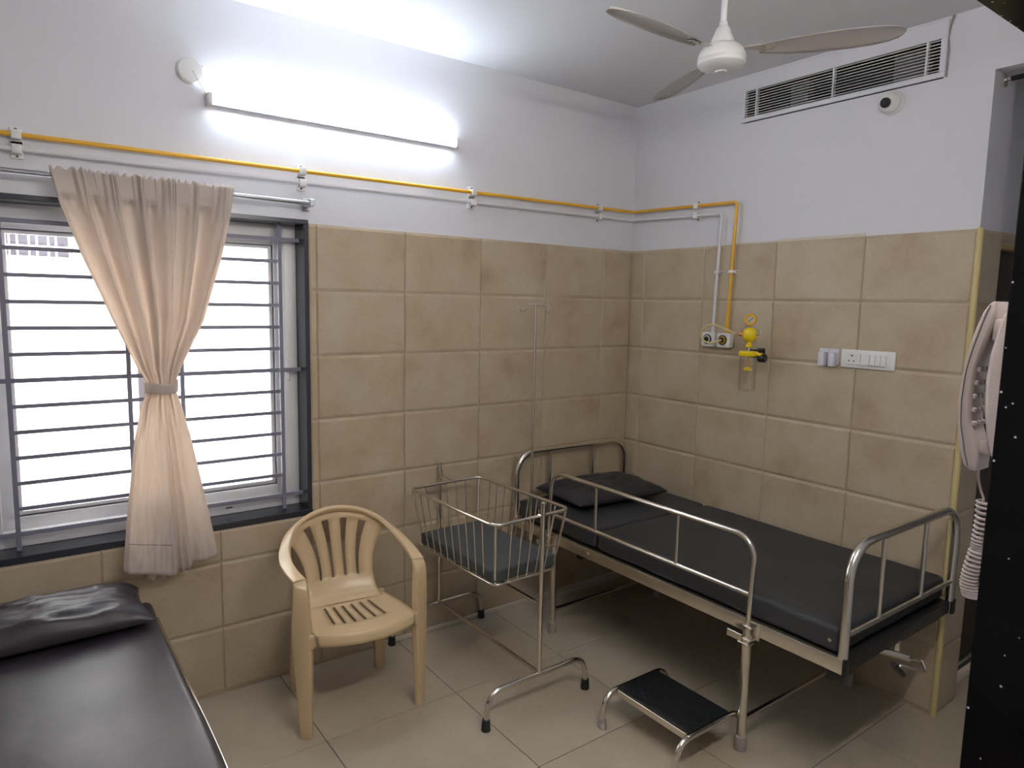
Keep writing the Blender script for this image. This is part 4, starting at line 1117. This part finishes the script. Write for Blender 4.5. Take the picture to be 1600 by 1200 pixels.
hf = [(1.510, -2.640), (1.516, -2.632), (1.535, -2.624), (1.57, -2.6185), (1.61, -2.6165), (1.65, -2.6185), (1.69, -2.6240), (1.72, -2.6310), (1.742, -2.6380), (1.754, -2.6460), (1.757, -2.650)]
hb = [(1.510, -2.652), (1.53, -2.6530), (1.550, -2.6480), (1.58, -2.6380), (1.62, -2.6360), (1.66, -2.6380), (1.70, -2.6480), (1.72, -2.6540), (1.745, -2.6580), (1.757, -2.656)]
hs = part('handset', phone_shape(hf, hb, px - 0.027, px + 0.027), M['cream_plastic'], ph)
seam = [(z, (interp(hf, z) * 0.62 + interp(hb, z) * 0.38)) for z in [1.515 + 0.237 * k / 24 for k in range(25)]]
part('seam_line', MB().tube([(px - 0.0272, y, z) for z, y in seam], 0.0007, 6), M['gasket'], hs)
ky = MB()
for r in range(5):
    for c in range(3):
        z = 1.578 + r * 0.020; x = px - 0.015 + c * 0.015
        ky.box(x - 0.005, x + 0.005, interp(hb, z) - 0.0030, interp(hb, z) + 0.003, z - 0.0036, z + 0.0036, 0.0012, 1)
part('keypad', ky, M['cream_plastic'], hs)
bf = [(1.530, -2.676), (1.536, -2.668), (1.56, -2.6600), (1.60, -2.6530), (1.64, -2.6510), (1.68, -2.6530), (1.72, -2.6610), (1.738, -2.6660), (1.746, -2.676)]
bb = [(1.530, -2.684), (1.54, -2.689), (1.735, -2.689), (1.746, -2.684)]
part('base', phone_shape(bf, bb, px - 0.036, px + 0.036), M['cream_plastic'], ph)
part('earpiece_rest', MB().box(px - 0.022, px + 0.022, -2.672, -2.652, 1.700, 1.732, 0.004, 2), M['cream_plastic'], ph)
part('mouth_rest', MB().box(px - 0.022, px + 0.022, -2.672, -2.650, 1.535, 1.556, 0.004, 2), M['cream_plastic'], ph)
# coiled cord
lead = catmull([(px, -2.646, 1.512), (px, -2.647, 1.495), (px, -2.651, 1.478), (px, -2.656, 1.466), (px, -2.655, 1.458)], 6)
def coil(path, r, turns, spt=10):
    P = catmull(path, 10); out = []; N = int(turns * spt)
    for i in range(N + 1):
        f = i / N * (len(P) - 1); k = min(int(f), len(P) - 2); p = P[k].lerp(P[k + 1], f - k)
        a = 2 * PI * i / spt
        out.append(p + Vector((math.cos(a) * r, math.sin(a) * r, 0)))
    return out
cd = MB().tube(lead, 0.0017, 8)
cd.tube(coil([(px, -2.6555, 1.462), (px, -2.6560, 1.43), (px, -2.6545, 1.40), (px + 0.002, -2.6545, 1.385)], 0.0075, 13), 0.0022, 7)
cd.tube(coil([(px + 0.002, -2.6545, 1.385), (px, -2.6500, 1.355), (px - 0.002, -2.6485, 1.33), (px, -2.6530, 1.312)], 0.0100, 14), 0.0022, 7)
cd.tube(coil([(px + 0.012, -2.6600, 1.312), (px + 0.014, -2.6680, 1.36), (px + 0.012, -2.6720, 1.44), (px + 0.010, -2.6760, 1.53)], 0.0058, 26), 0.0019, 7)
part('coiled_cord', cd, M['cream_plastic'], ph)
